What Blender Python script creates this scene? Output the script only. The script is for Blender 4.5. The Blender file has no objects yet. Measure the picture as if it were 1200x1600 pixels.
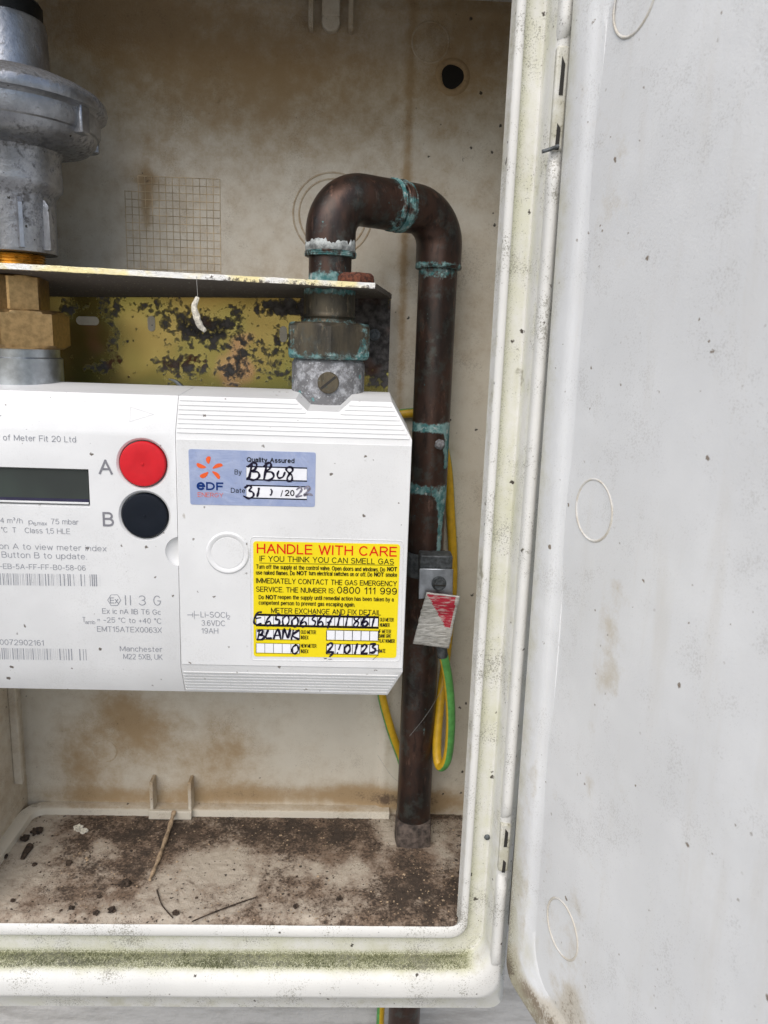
import bpy, bmesh, math, random
from math import sin, cos, pi, radians, sqrt, atan2
from mathutils import Vector, Matrix, noise as mnoise

random.seed(7)
SC = bpy.context.scene
COL = SC.collection

# ------------------------------------------------------------------ camera
# X runs along the house wall, Y into the cabinet (its back panel is y = 0), Z is up; metres.
FP, CAMD = 1202.0, 0.62
def _n(v): return v.normalized()
DN = _n(Vector((-190, 5670, 1202)))
RT = Vector((35000, 918, 1202)); RT = _n(RT - DN * RT.dot(DN))
FW = RT.cross(DN)
def ray(px, py):
    v = Vector((px - 600, py - 800, FP)); return Vector((v.dot(RT), v.dot(FW), -v.dot(DN)))
def at(px, py, y):
    r = ray(px, py); return Vector((0, -CAMD, 0)) + r * ((y + CAMD) / r.y)
def atz(px, py, z):
    r = ray(px, py); return Vector((0, -CAMD, 0)) + r * (z / r.z)
cd = bpy.data.cameras.new('camera'); cam = bpy.data.objects.new('camera', cd); COL.objects.link(cam)
e1 = Vector((RT[0], FW[0], -DN[0])); e2 = Vector((RT[1], FW[1], -DN[1])); e3 = Vector((RT[2], FW[2], -DN[2]))
m = Matrix.Identity(4)
for i, e in enumerate((e1, -e2, -e3)):
    for k in range(3): m[k][i] = e[k]
m.translation = (0, -CAMD, 0); cam.matrix_world = m
cd.sensor_fit = 'VERTICAL'; cd.sensor_height = 36; cd.lens = 36 * FP / 1600
cd.clip_start = 0.01; cd.clip_end = 60
cd.dof.use_dof = True; cd.dof.focus_distance = 0.50; cd.dof.aperture_fstop = 16
SC.camera = cam

# ------------------------------------------------------------------ light
SUN_EL, SUN_AZ = radians(48), radians(-22)        # azimuth measured from straight in front of the wall, negative = left
w = bpy.data.worlds.new('World'); SC.world = w; w.use_nodes = True
nt = w.node_tree; bg = nt.nodes['Background']
sky = nt.nodes.new('ShaderNodeTexSky'); sky.sky_type = 'NISHITA'; sky.sun_disc = False
sdir = Vector((sin(SUN_AZ) * cos(SUN_EL), -cos(SUN_AZ) * cos(SUN_EL), sin(SUN_EL)))
sky.sun_elevation = SUN_EL; sky.sun_rotation = atan2(sdir.x, sdir.y)
sky.air_density = 1.0; sky.dust_density = 2.0; sky.ozone_density = 1.0
nt.links.new(sky.outputs[0], bg.inputs[0]); bg.inputs[1].default_value = 0.10
sl = bpy.data.lights.new('sun', 'SUN'); sun = bpy.data.objects.new('sun', sl); COL.objects.link(sun)
sl.energy = 1.5; sl.angle = radians(60); sl.color = (1, 0.955, 0.90)
sun.rotation_euler = (-sdir).to_track_quat('-Z', 'Y').to_euler()
VS = SC.view_settings; VS.view_transform = 'Standard'; VS.look = 'None'; VS.gamma = 1; VS.exposure = 0.66
VS.use_curve_mapping = False

# ------------------------------------------------------------------ materials
class Mat:
    def __init__(s, name, rough=.5, metal=0.0, spec=.5):
        s.m = bpy.data.materials.new(name); s.m.use_nodes = True; s.t = s.m.node_tree
        s.b = s.t.nodes['Principled BSDF']; s.set('Roughness', rough); s.set('Metallic', metal); s.set('Specular IOR Level', spec)
        s._pos = None; s.bh = None
    def pos(s):
        if not s._pos: s._pos = s.t.nodes.new('ShaderNodeNewGeometry').outputs['Position']
        return s._pos
    def link(s, v, sock):
        if isinstance(v, (int, float)): sock.default_value = v
        elif isinstance(v, tuple): sock.default_value = v if len(v) != 3 or sock.type != 'RGBA' else (*v, 1)
        else: s.t.links.new(v, sock)
    def set(s, k, v): s.link(v, s.b.inputs[k])
    def coords(s, st, off=(0, 0, 0)):
        if st == (1, 1, 1) and off == (0, 0, 0): return s.pos()
        mp = s.t.nodes.new('ShaderNodeMapping'); s.t.links.new(s.pos(), mp.inputs[0])
        mp.inputs['Scale'].default_value = st; mp.inputs['Location'].default_value = off
        return mp.outputs[0]
    def noise(s, sc, det=4, ro=.6, st=(1, 1, 1), off=(0, 0, 0), dist=0):
        n = s.t.nodes.new('ShaderNodeTexNoise'); s.t.links.new(s.coords(st, off), n.inputs['Vector'])
        n.inputs['Scale'].default_value = sc; n.inputs['Detail'].default_value = det
        n.inputs['Roughness'].default_value = ro; n.inputs['Distortion'].default_value = dist
        return n.outputs['Fac']
    def math(s, op, a, b=0.0):
        n = s.t.nodes.new('ShaderNodeMath'); n.operation = op; s.link(a, n.inputs[0]); s.link(b, n.inputs[1]); return n.outputs[0]
    def add(s, a, b): return s.math('ADD', a, b)
    def mul(s, a, b): return s.math('MULTIPLY', a, b)
    def sm(s, v, a, b):
        n = s.t.nodes.new('ShaderNodeMapRange'); n.interpolation_type = 'SMOOTHSTEP'
        s.link(v, n.inputs[0]); n.inputs[1].default_value = a; n.inputs[2].default_value = b; return n.outputs[0]
    def mix(s, f, a, b):
        n = s.t.nodes.new('ShaderNodeMix'); n.data_type = 'RGBA'
        s.link(f, n.inputs[0]); s.link(a, n.inputs[6]); s.link(b, n.inputs[7]); return n.outputs[2]
    def mixf(s, f, a, b):
        n = s.t.nodes.new('ShaderNodeMix'); s.link(f, n.inputs[0]); s.link(a, n.inputs[2]); s.link(b, n.inputs[3]); return n.outputs[0]
    def attr(s, name):
        n = s.t.nodes.new('ShaderNodeAttribute'); n.attribute_name = name; return n.outputs['Fac']
    def specks(s, sc, radius, keep, off=(0, 0, 0), st=(1, 1, 1)):
        v = s.t.nodes.new('ShaderNodeTexVoronoi')
        wn = s.t.nodes.new('ShaderNodeTexNoise'); s.t.links.new(s.pos(), wn.inputs['Vector']); wn.inputs['Scale'].default_value = sc * 3.2; wn.inputs['Detail'].default_value = 2
        wm = s.t.nodes.new('ShaderNodeVectorMath'); wm.operation = 'MULTIPLY_ADD'; s.t.links.new(wn.outputs['Color'], wm.inputs[0])
        k = .55 / sc; wm.inputs[1].default_value = (k, k, k); s.t.links.new(s.coords(st, off), wm.inputs[2]); s.t.links.new(wm.outputs[0], v.inputs['Vector'])
        v.inputs['Scale'].default_value = sc; v.inputs['Randomness'].default_value = 1
        sp = s.t.nodes.new('ShaderNodeSeparateColor'); s.t.links.new(v.outputs['Color'], sp.inputs[0])
        big = s.mul(sp.outputs[1], radius)
        inside = s.sm(s.math('SUBTRACT', big, v.outputs['Distance']), 0, radius * .35)
        return s.mul(inside, s.math('LESS_THAN', sp.outputs[0], keep))
    def bump(s, h, dist, strength=1.0):
        n = s.t.nodes.new('ShaderNodeBump'); n.inputs['Distance'].default_value = dist; n.inputs['Strength'].default_value = strength
        s.link(h, n.inputs['Height'])
        if s.bh: s.t.links.new(s.bh, n.inputs['Normal'])
        s.bh = n.outputs[0]; s.set('Normal', s.bh)
    def color(s, c): s.set('Base Color', c)

def simple(name, col, rough=.5, metal=0., var=.12, sc=120, bump=0, spec=.5):
    M = Mat(name, rough, metal, spec)
    n = M.noise(sc, 5)
    d = tuple(c * (1 - var) for c in col); l = tuple(min(1, c * (1 + var)) for c in col)
    M.color(M.mix(M.sm(n, .3, .7), d, l))
    M.set('Roughness', M.mixf(n, max(.02, rough - .1), rough + .1))
    if bump: M.bump(M.noise(sc * 3, 4), bump)
    return M.m

def grimy(name, base, stain, dark, bias=0., rough=.5, spk=.25, spkcol=(.05, .04, .03), algae=None, fine=600, streak=False, bumpd=.00015, dk=(.72, 1.05), big=.7, pepper=0., camp=1.5, sr=(.22, .95)):
    M = Mat(name, rough)
    a = M.add(M.attr('grime_shade'), bias)  # mask holds dirt and, on a few parts, painted shade
    n1 = M.noise(22, 6, .62); n2 = M.noise(85, 6, .65, off=(3, 1, 2)); n3 = M.noise(fine, 3, .7)
    cl = M.mix(M.sm(M.noise(9, 4), .35, .65), base, tuple(c * .9 for c in base))
    v = M.add(a, M.mul(M.math('SUBTRACT', n1, .5), camp)); v = M.add(v, M.mul(M.math('SUBTRACT', n2, .5), 1.25)); v = M.add(v, M.mul(M.math('SUBTRACT', n3, .5), .4))
    cl = M.mix(M.mul(M.sm(M.noise(34, 5, .6, off=(4, 4, 0)), .42, .62), .35), cl, tuple(c * .9 for c in base))
    cl = M.mix(M.sm(v, *sr), cl, stain)
    if streak:
        st = M.noise(60, 5, .6, st=(1, 1, .12))
        cl = M.mix(M.mul(M.sm(st, .52, .75), .22), cl, stain)
    v2 = M.add(M.mul(a, .9), M.mul(M.math('SUBTRACT', n2, .5), 1.5)); v2 = M.add(v2, M.mul(M.math('SUBTRACT', n3, .5), 1.3))
    cl = M.mix(M.sm(v2, *dk), cl, dark)
    if algae:
        al = M.attr('algae')
        f1 = M.sm(M.add(al, M.mul(M.math('SUBTRACT', M.noise(55, 5, .7), .5), 1.3)), .1, 1.0)
        cl = M.mix(M.mul(f1, .8), cl, algae[0])
        f2 = M.sm(M.add(M.mul(al, .75), M.mul(M.math('SUBTRACT', M.noise(1500, 2, .8), .5), 1.6)), .62, .85)
        cl = M.mix(f2, cl, algae[1])
    if spk:
        cl = M.mix(M.mul(M.specks(420, .42, spk * .3, off=(2, 9, 3)), M.sm(n1, .45, .6)), cl, spkcol)
        cl = M.mix(M.specks(190, .34, spk * .35), cl, spkcol)
        cl = M.mix(M.mul(M.specks(70, .16, spk * big, off=(5, 2, 1)), .85), cl, spkcol)
        cl = M.mix(M.mul(M.specks(48, .3, spk * .5, off=(1, 7, 4), st=(1, 1, .6)), M.mul(M.sm(n2, .45, .6), .7)), cl, tuple((x + y) / 2 for x, y in zip(stain, spkcol)))
    if pepper:
        pp = M.add(M.noise(950, 3, .8), M.mul(M.math('SUBTRACT', M.noise(32, 5, .7, off=(8, 1, 1)), .5), .8))
        cl = M.mix(M.mul(M.sm(pp, .58, .70), pepper), cl, tuple(c * .45 for c in stain))
    M.color(cl)
    M.set('Roughness', M.mixf(M.sm(v, .2, .9), rough, min(1, rough + .3)))
    M.bump(M.noise(700, 4, .6), bumpd)
    return M.m

def patina(name, base, base2, metal=.7, rough=.5):
    M = Mat(name, rough)
    a = M.attr('patina')
    n1 = M.noise(45, 6, .6, st=(1, 1, .45)); n2 = M.noise(260, 5, .7, off=(2, 2, 2))
    c = M.mix(M.sm(n1, .35, .68), base, base2)
    c = M.mix(M.mul(M.sm(M.noise(160, 4, .7, st=(1, 1, .25)), .52, .68), .6), c, (.02, .018, .016))
    c = M.mix(M.mul(M.sm(M.noise(75, 5, .7, off=(6, 2, 2)), .5, .66), .55), c, (.085, .10, .092))
    c = M.mix(M.mul(M.sm(M.noise(110, 5, .75, off=(1, 8, 2), st=(1, 1, .3)), .57, .7), .6), c, tuple(min(1, x * 2.6) for x in base))
    v = M.add(a, M.mul(M.math('SUBTRACT', n2, .5), 1.25)); v = M.add(v, M.mul(M.math('SUBTRACT', n1, .5), .7))
    f = M.sm(v, .42, .72)
    g = M.mix(M.sm(M.noise(140, 4), .4, .62), (.045, .155, .155), (.22, .36, .35))
    g = M.mix(M.sm(M.noise(220, 3, off=(9, 3, 3)), .56, .7), g, (.42, .46, .44))
    c = M.mix(f, c, g)
    c = M.mix(M.mul(M.specks(380, .3, .05), .7), c, (.08, .17, .17))
    M.color(c); M.set('Metallic', M.mixf(f, metal, 0.)); M.set('Roughness', M.mixf(f, rough, .9))
    M.bump(M.mul(f, n2), .0006); M.bump(n2, .00012)
    return M.m

MAT = {}
WHITE = (.80, .80, .78)
MAT['back'] = grimy('stained cream plastic', (.66, .61, .505), (.36, .255, .14), (.12, .08, .05), spk=.15, dk=(1.2, 1.9), big=.3, pepper=.3, camp=.9, sr=(.0, 1.3))
MAT['floor'] = grimy('dirty tray plastic', (.47, .41, .33), (.19, .13, .088), (.05, .036, .026), pepper=.8, spk=.9, rough=.8, bumpd=.0006, fine=420, dk=(.5, 1.0))
MAT['frame'] = grimy('weathered white frame plastic', (.72, .715, .68), (.47, .45, .35), (.10, .09, .06), bias=.0, spk=.3, rough=.58, big=.2, pepper=.8,
                     algae=((.56, .56, .40), (.20, .205, .11)))
MAT['door'] = grimy('weathered door plastic', (.765, .775, .775), (.57, .53, .45), (.25, .20, .14), bias=.0, spk=.13, rough=.42, streak=True, big=.12, pepper=.25,
                    spkcol=(.24, .20, .16), algae=((.52, .50, .36), (.14, .11, .07)), dk=(.85, 1.3))
MAT['meter'] = grimy('white meter plastic', (.725, .73, .725), (.62, .58, .50), (.2, .17, .13), bias=-.2, spk=.18, big=.12, pepper=.12, spkcol=(.14, .12, .10), rough=.45, bumpd=.00006)
MAT['copper'] = patina('tarnished copper', (.086, .048, .035), (.032, .029, .027), .65, .38)
MAT['copper_red'] = MAT['copper']
MAT['brass_old'] = patina('tarnished brass', (.115, .095, .062), (.032, .031, .028), .55, .48)
MAT['brass'] = simple('clean brass', (.42, .27, .12), .38, .9, .2, 300, .00006)
MAT['gold'] = simple('bright brass thread', (.72, .48, .17), .3, 1., .15, 300)
MAT['zinc'] = simple('galvanised steel', (.42, .45, .48), .33, .9, .25, 90)
MAT['black'] = simple('black plastic', (.006, .006, .006), .5, 0, .2, spec=.25)
MAT['redbtn'] = simple('red button plastic', (.58, .010, .018), .5, 0, .06, spec=.3)
MAT['blackbtn'] = simple('dark blue black button plastic', (.006, .009, .015), .6, 0, .1, spec=.18)
MAT['yellow'] = simple('yellow label vinyl', (.80, .64, .0), .45, 0, .03, 30)
MAT['ink'] = simple('black print', (.008, .008, .009), .7, 0, .1, spec=.1)
MAT['redink'] = simple('red print', (.66, .012, .008), .6, 0, .05, spec=.15)
MAT['marker'] = simple('marker pen ink', (.012, .010, .026), .6, 0, .5, 900, spec=.15)
MAT['marker_faint'] = simple('faded marker pen ink', (.20, .19, .24), .5, 0, .5, 700)
MAT['whitebox'] = simple('white label panel', (.78, .79, .82), .5, 0, .04)
MAT['greyprint'] = simple('grey laser engraving', (.25, .26, .29), .6, 0, .15, 800)
MAT['greybold'] = simple('grey bold engraving', (.20, .20, .22), .6, 0, .15, 500)
MAT['orange'] = simple('orange print', (.76, .10, .012), .5, 0, .05)
MAT['navy'] = simple('navy print', (.006, .032, .16), .6, 0, .05, spec=.15)
MAT['hole'] = simple('dark void', (.006, .005, .004), .9, 0, .1)
MAT['green'] = simple('green cable sheath', (.09, .30, .07), .42, 0, .2, 200)
MAT['cableyellow'] = simple('yellow cable sheath', (.58, .35, .015), .45, 0, .12, 200)
MAT['tie'] = simple('grey crimp', (.10, .11, .115), .55, .5, .5, 260)
MAT['twig'] = simple('dry brown stalk', (.34, .25, .16), .85, 0, .4, 300, .0003)
MAT['crumb'] = simple('dark soil', (.045, .03, .02), .95, 0, .7, 400, .0004)
MAT['cocoon'] = simple('pale silk', (.62, .58, .48), .8, 0, .3, 700, .0004)
MAT['thread'] = simple('grey cobweb', (.30, .29, .27), .8, 0, .1)
MAT['rust'] = simple('rusted steel', (.11, .035, .018), .85, .1, .7, 500, .0005)
MAT['ground'] = simple('bounce ground', (.27, .26, .245), .9, 0, .2, 8)  # tone of the added ground, set for its bounce light
MAT['sleeve'] = simple('dusty dark sleeve', (.09, .07, .058), .85, .1, .7, 160, .0006)
MAT['gridrib'] = simple('dirt stained rib', (.52, .41, .26), .7, 0, .35, 60)
MAT['slot'] = simple('dark slot fill', (.03, .028, .025), .9)  # near-black fill drawn in place of cut slots

def mk_label_blue():
    M = Mat('silvery blue label foil', .32, .45)
    n = M.noise(60, 5, .7, dist=1); c = M.mix(M.sm(n, .35, .7), (.36, .44, .68), (.46, .53, .74))
    g = M.sm(M.noise(420, 5, .75), .56, .78)
    M.color(M.mix(M.mul(g, .55), c, (.24, .25, .33))); M.bump(n, .0004); return M.m
MAT['foil'] = mk_label_blue()
def mk_gold_plate():
    M = Mat('corroded yellow zinc plate', .35, .8)
    a = M.attr('grime_shade'); n1 = M.noise(38, 5, .6); n2 = M.noise(170, 5, .65, off=(1, 1, 1)); n4 = M.noise(14, 2, off=(3, 0, 0))
    c = M.mix(M.sm(n4, .35, .65), (.42, .32, .11), (.34, .32, .10))
    c = M.mix(M.mul(M.sm(M.noise(20, 2, off=(7, 0, 0)), .56, .68), .6), c, (.62, .34, .22))
    v = M.add(a, M.mul(M.math('SUBTRACT', n1, .5), 1.5)); v = M.add(v, M.mul(M.math('SUBTRACT', n2, .5), 1.5))
    f = M.math('MAXIMUM', M.sm(v, .5, .72), M.specks(150, .45, .5))
    k = M.mix(M.sm(n2, .35, .7), (.03, .027, .025), (.14, .13, .125))
    k = M.mix(M.sm(M.noise(24, 3, off=(5, 5, 5)), .55, .7), k, (.13, .05, .022))
    M.color(M.mix(f, c, k)); M.set('Metallic', M.mixf(f, .8, 0.)); M.set('Roughness', M.mixf(f, .27, .95))
    M.bump(M.mul(f, n2), .0004); return M.m
MAT['goldplate'] = mk_gold_plate()
def mk_cast():
    M = Mat('cast aluminium', .45, .85)
    n = M.noise(60, 5, .65); n2 = M.noise(320, 5, .7, off=(2, 0, 0)); a = M.attr('grime_shade')
    c = M.mix(M.sm(n, .3, .7), (.24, .25, .265), (.42, .43, .455))
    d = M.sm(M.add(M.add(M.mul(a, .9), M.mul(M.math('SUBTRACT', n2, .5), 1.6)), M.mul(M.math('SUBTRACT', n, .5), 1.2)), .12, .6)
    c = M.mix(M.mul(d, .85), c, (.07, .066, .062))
    c = M.mix(M.specks(260, .3, .1), c, (.05, .045, .04))
    M.color(c); M.set('Metallic', M.mixf(d, .85, .3)); M.set('Roughness', M.mixf(d, .33, .75)); M.bump(n2, .0003); return M.m
MAT['cast'] = mk_cast()
def mk_chalky():
    M = Mat('chalky oxidised collar', .7, .3)
    n = M.noise(160, 5, .75); n2 = M.noise(420, 4, .7, off=(1, 4, 2))
    c = M.mix(M.sm(n, .42, .68), (.15, .15, .155), (.42, .43, .45))
    c = M.mix(M.sm(n2, .58, .72), c, (.68, .70, .71)); c = M.mix(M.mul(M.specks(200, .4, .1), .8), c, (.10, .30, .30))
    M.color(c); M.bump(n2, .0005); return M.m
MAT['chalk'] = mk_chalky()
def mk_moss():
    M = Mat('moss', .95)
    c = M.mix(M.sm(M.noise(70, 4), .4, .6), (.15, .16, .08), (.27, .27, .20))
    c = M.mix(M.sm(M.noise(1800, 2), .58, .72), c, (.42, .42, .33)); c = M.mix(M.sm(M.noise(1500, 2, off=(3, 3, 3)), .6, .72), c, (.03, .04, .015))
    M.color(c); return M.m
MAT['moss'] = mk_moss()
def mk_wall():
    M = Mat('painted render', .8)
    n = M.noise(10, 5); n2 = M.noise(30, 5, .7, st=(.4, 1, 2.2))
    c = M.mix(M.sm(n2, .4, .68), (.47, .46, .44), (.33, .32, .30)); c = M.mix(M.mul(M.specks(60, .2, .3), .6), c, (.15, .14, .12))
    M.color(c); M.bump(M.noise(120, 6), .002); return M.m
MAT['wall'] = mk_wall()
def mk_lcd():
    M = Mat('unlit display glass', .12, 0, .35)
    M.color(M.mix(M.sm(M.noise(18, 2), .35, .65), (.040, .046, .042), (.050, .062, .054))); return M.m
MAT['lcd'] = mk_lcd()
def mk_tag():
    M = Mat('embossed white tag', .4, .2)
    h = M.noise(330, 4, .6, st=(.45, 1, 2.2)); M.color(M.mix(M.sm(h, .35, .6), (.40, .39, .35), (.66, .65, .60))); M.bump(h, .0008); return M.m
MAT['tag'] = mk_tag()
def mk_tagred():
    M = Mat('worn red tag print', .4)
    h = M.noise(330, 4, .6, st=(.45, 1, 2.2)); M.color(M.mix(M.sm(h, .5, .62), (.50, .02, .045), (.62, .40, .38))); M.bump(h, .0008); return M.m
MAT['tagred'] = mk_tagred()

# ------------------------------------------------------------------ mesh helpers
BASE = {}
def empty(name, loc, label=None, cat=None, group=None):
    o = bpy.data.objects.new(name, None); COL.objects.link(o); o.location = loc; o.empty_display_size = .02
    BASE[o] = Vector(loc); tag(o, label, cat, group); return o
def tag(o, label=None, cat=None, group=None, kind=None):
    for k, v in (('label', label), ('category', cat), ('group', group), ('kind', kind)):
        if v: o[k] = v
    return o
def obj(name, bm, mat, parent=None, smooth=True, label=None, attrs=None, bevel=0, angle=35, segs=2, base=None):
    """attrs: {attribute: f(Vector)->float}; meshes are written in world coordinates, the origin sits at base"""
    me = bpy.data.meshes.new(name)
    bmesh.ops.recalc_face_normals(bm, faces=bm.faces[:])
    bm.to_mesh(me); bm.free()
    for mm in (mat if isinstance(mat, list) else [mat]): me.materials.append(MAT[mm])
    for k, f in (attrs or {}).items():
        at_ = me.attributes.new(k, 'FLOAT', 'POINT')
        at_.data.foreach_set('value', [f(v.co) for v in me.vertices])
    b = Vector(base) if base is not None else (sum((v.co for v in me.vertices), Vector()) / max(1, len(me.vertices)))
    pb = BASE.get(parent, Vector()) if parent else Vector()
    me.transform(Matrix.Translation(-b))
    o = bpy.data.objects.new(name, me); COL.objects.link(o); o.parent = parent; o.location = b - pb; BASE[o] = b
    if smooth:
        me.polygons.foreach_set('use_smooth', [True] * len(me.polygons))
        try: me.set_sharp_from_angle(angle=radians(angle))
        except Exception: pass
    if bevel:
        md = o.modifiers.new('bevel', 'BEVEL'); md.width = bevel; md.segments = segs; md.limit_method = 'ANGLE'; md.angle_limit = radians(30)
        md.harden_normals = False
    if label: o['label'] = label
    return o
def NB(): return bmesh.new()
def box(bm, x0, x1, y0, y1, z0, z1, mi=0):
    vs = [bm.verts.new((x, y, z)) for x in (x0, x1) for y in (y0, y1) for z in (z0, z1)]
    for f in ((0, 1, 3, 2), (4, 6, 7, 5), (0, 4, 5, 1), (2, 3, 7, 6), (0, 2, 6, 4), (1, 5, 7, 3)):
        bm.faces.new([vs[i] for i in f]).material_index = mi
    return vs
def prism_y(bm, pts, y0, y1):
    a = [bm.verts.new((x, y0, z)) for x, z in pts]; b = [bm.verts.new((x, y1, z)) for x, z in pts]
    n = len(pts); bm.faces.new(a); bm.faces.new(b[::-1])
    for i in range(n): bm.faces.new((a[i], b[i], b[(i + 1) % n], a[(i + 1) % n]))
def lathe(bm, prof, c, segs=64, axis='z', rot=None, rfun=None, close=True):
    rings = []
    for r, h in prof:
        ring = []
        for i in range(segs):
            t = 2 * pi * i / segs; rr = rfun(r, t, h) if rfun else r
            p = Vector((rr * cos(t), rr * sin(t), h))
            if axis == 'y': p = Vector((p.x, -p.z, p.y))
            if rot: p = rot @ p
            ring.append(bm.verts.new(p + Vector(c)))
        rings.append(ring)
    for a, b in zip(rings, rings[1:]):
        for i in range(segs): bm.faces.new((a[i], a[(i + 1) % segs], b[(i + 1) % segs], b[i]))
    if close: bm.faces.new(rings[0][::-1]); bm.faces.new(rings[-1])
def hexr(r, t, off=0):
    a = ((t + off) % (pi / 3)) - pi / 6
    return r * cos(pi / 6) / cos(a)
def hexnut(bm, c, R, z0, z1, off=0, ch=.0025):
    """bevelled hexagon, z along the pipe"""
    seg = 72
    def rf(r, t, h): return min(hexr(R, t, off), r)
    ins = R * cos(pi / 6)
    lathe(bm, [(ins * .97, z0), (ins * 1.03, z0 + ch * .4), (R * .995, z0 + ch), (R, z0 + ch * 1.3), (R, z1 - ch * 1.3), (R * .995, z1 - ch), (ins * 1.03, z1 - ch * .4), (ins * .97, z1)], (c[0], c[1], 0), seg, rfun=rf)
def catmull(pts, n=8):
    P = [Vector(p) for p in pts]; out = []
    for i in range(len(P) - 1):
        p0 = P[max(i - 1, 0)]; p1 = P[i]; p2 = P[i + 1]; p3 = P[min(i + 2, len(P) - 1)]
        for k in range(n):
            t = k / n
            out.append(.5 * ((2 * p1) + (p2 - p0) * t + (2 * p0 - 5 * p1 + 4 * p2 - p3) * t * t + (3 * p1 - p0 - 3 * p2 + p3) * t ** 3))
    out.append(P[-1]); return out
def tube(bm, pts, r, segs=24, mats=None, twist=0.0, cap=True):
    """r: number or f(i, n); mats: f(angle)->material index"""
    pts = [Vector(p) for p in pts]; n = len(pts); rings = []; up = None
    for i, p in enumerate(pts):
        d = (pts[min(i + 1, n - 1)] - pts[max(i - 1, 0)]).normalized()
        if up is None:
            up = d.orthogonal().normalized()
        up = (up - d * up.dot(d)).normalized(); sd = d.cross(up)
        rr = r(i, n) if callable(r) else r
        rings.append([bm.verts.new(p + (up * cos(2 * pi * k / segs + twist * i) + sd * sin(2 * pi * k / segs + twist * i)) * rr) for k in range(segs)])
    for a, b in zip(rings, rings[1:]):
        for k in range(segs):
            f = bm.faces.new((a[k], a[(k + 1) % segs], b[(k + 1) % segs], b[k]))
            if mats: f.material_index = mats(k / segs)
    if cap: bm.faces.new(rings[0][::-1]); bm.faces.new(rings[-1])
def grid(bm, x0, x1, z0, z1, nx, nz, f):
    """sheet over x,z; f(x,z)->y"""
    V = [[bm.verts.new((x0 + (x1 - x0) * i / nx, f(x0 + (x1 - x0) * i / nx, z0 + (z1 - z0) * k / nz), z0 + (z1 - z0) * k / nz)) for k in range(nz + 1)] for i in range(nx + 1)]
    for i in range(nx):
        for k in range(nz): bm.faces.new((V[i][k], V[i + 1][k], V[i + 1][k + 1], V[i][k + 1]))
def ringbead(bm, c, r, t, xf=None, segs=48, w=None):
    """small raised bead ring lying in the x,z plane"""
    w = w or t
    for i in range(1): pass
    prof = [(r - w, 0), (r - w * .5, t * .8), (r, t), (r + w * .5, t * .8), (r + w, 0)]
    rings = []
    for rr, h in prof:
        ring = []
        for k in range(segs):
            a = 2 * pi * k / segs; p = Vector((c[0] + rr * cos(a), c[1] - h, c[2] + rr * sin(a)))
            ring.append(bm.verts.new(xf(p) if xf else p))
        rings.append(ring)
    for a, b in zip(rings, rings[1:]):
        for k in range(segs): bm.faces.new((a[k], a[(k + 1) % segs], b[(k + 1) % segs], b[k]))
def ball(bm, c, r, sub=2, squash=(1, 1, 1), rough=.25, seed=0):
    g = bmesh.ops.create_icosphere(bm, subdivisions=sub, radius=1)
    for v in g['verts']:
        k = 1 + rough * mnoise.noise(v.co * 1.7 + Vector((seed, seed * 2, 0)))
        v.co = Vector((v.co.x * r * squash[0] * k, v.co.y * r * squash[1] * k, v.co.z * r * squash[2] * k)) + Vector(c)
def blobs(lst, s=1.0):
    """stain mask on a wall: (x, z, radius_x, radius_z, strength)"""
    def f(v):
        a = 0
        for x, z, rx, rz, k in lst:
            q = ((v.x - x) / rx) ** 2 + ((v.z - z) / rz) ** 2
            if q < 6: a += k * math.exp(-q)
        return a * s
    return f
def sstep(a, b, x):
    t = min(1, max(0, (x - a) / (b - a))); return t * t * (3 - 2 * t)

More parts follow.
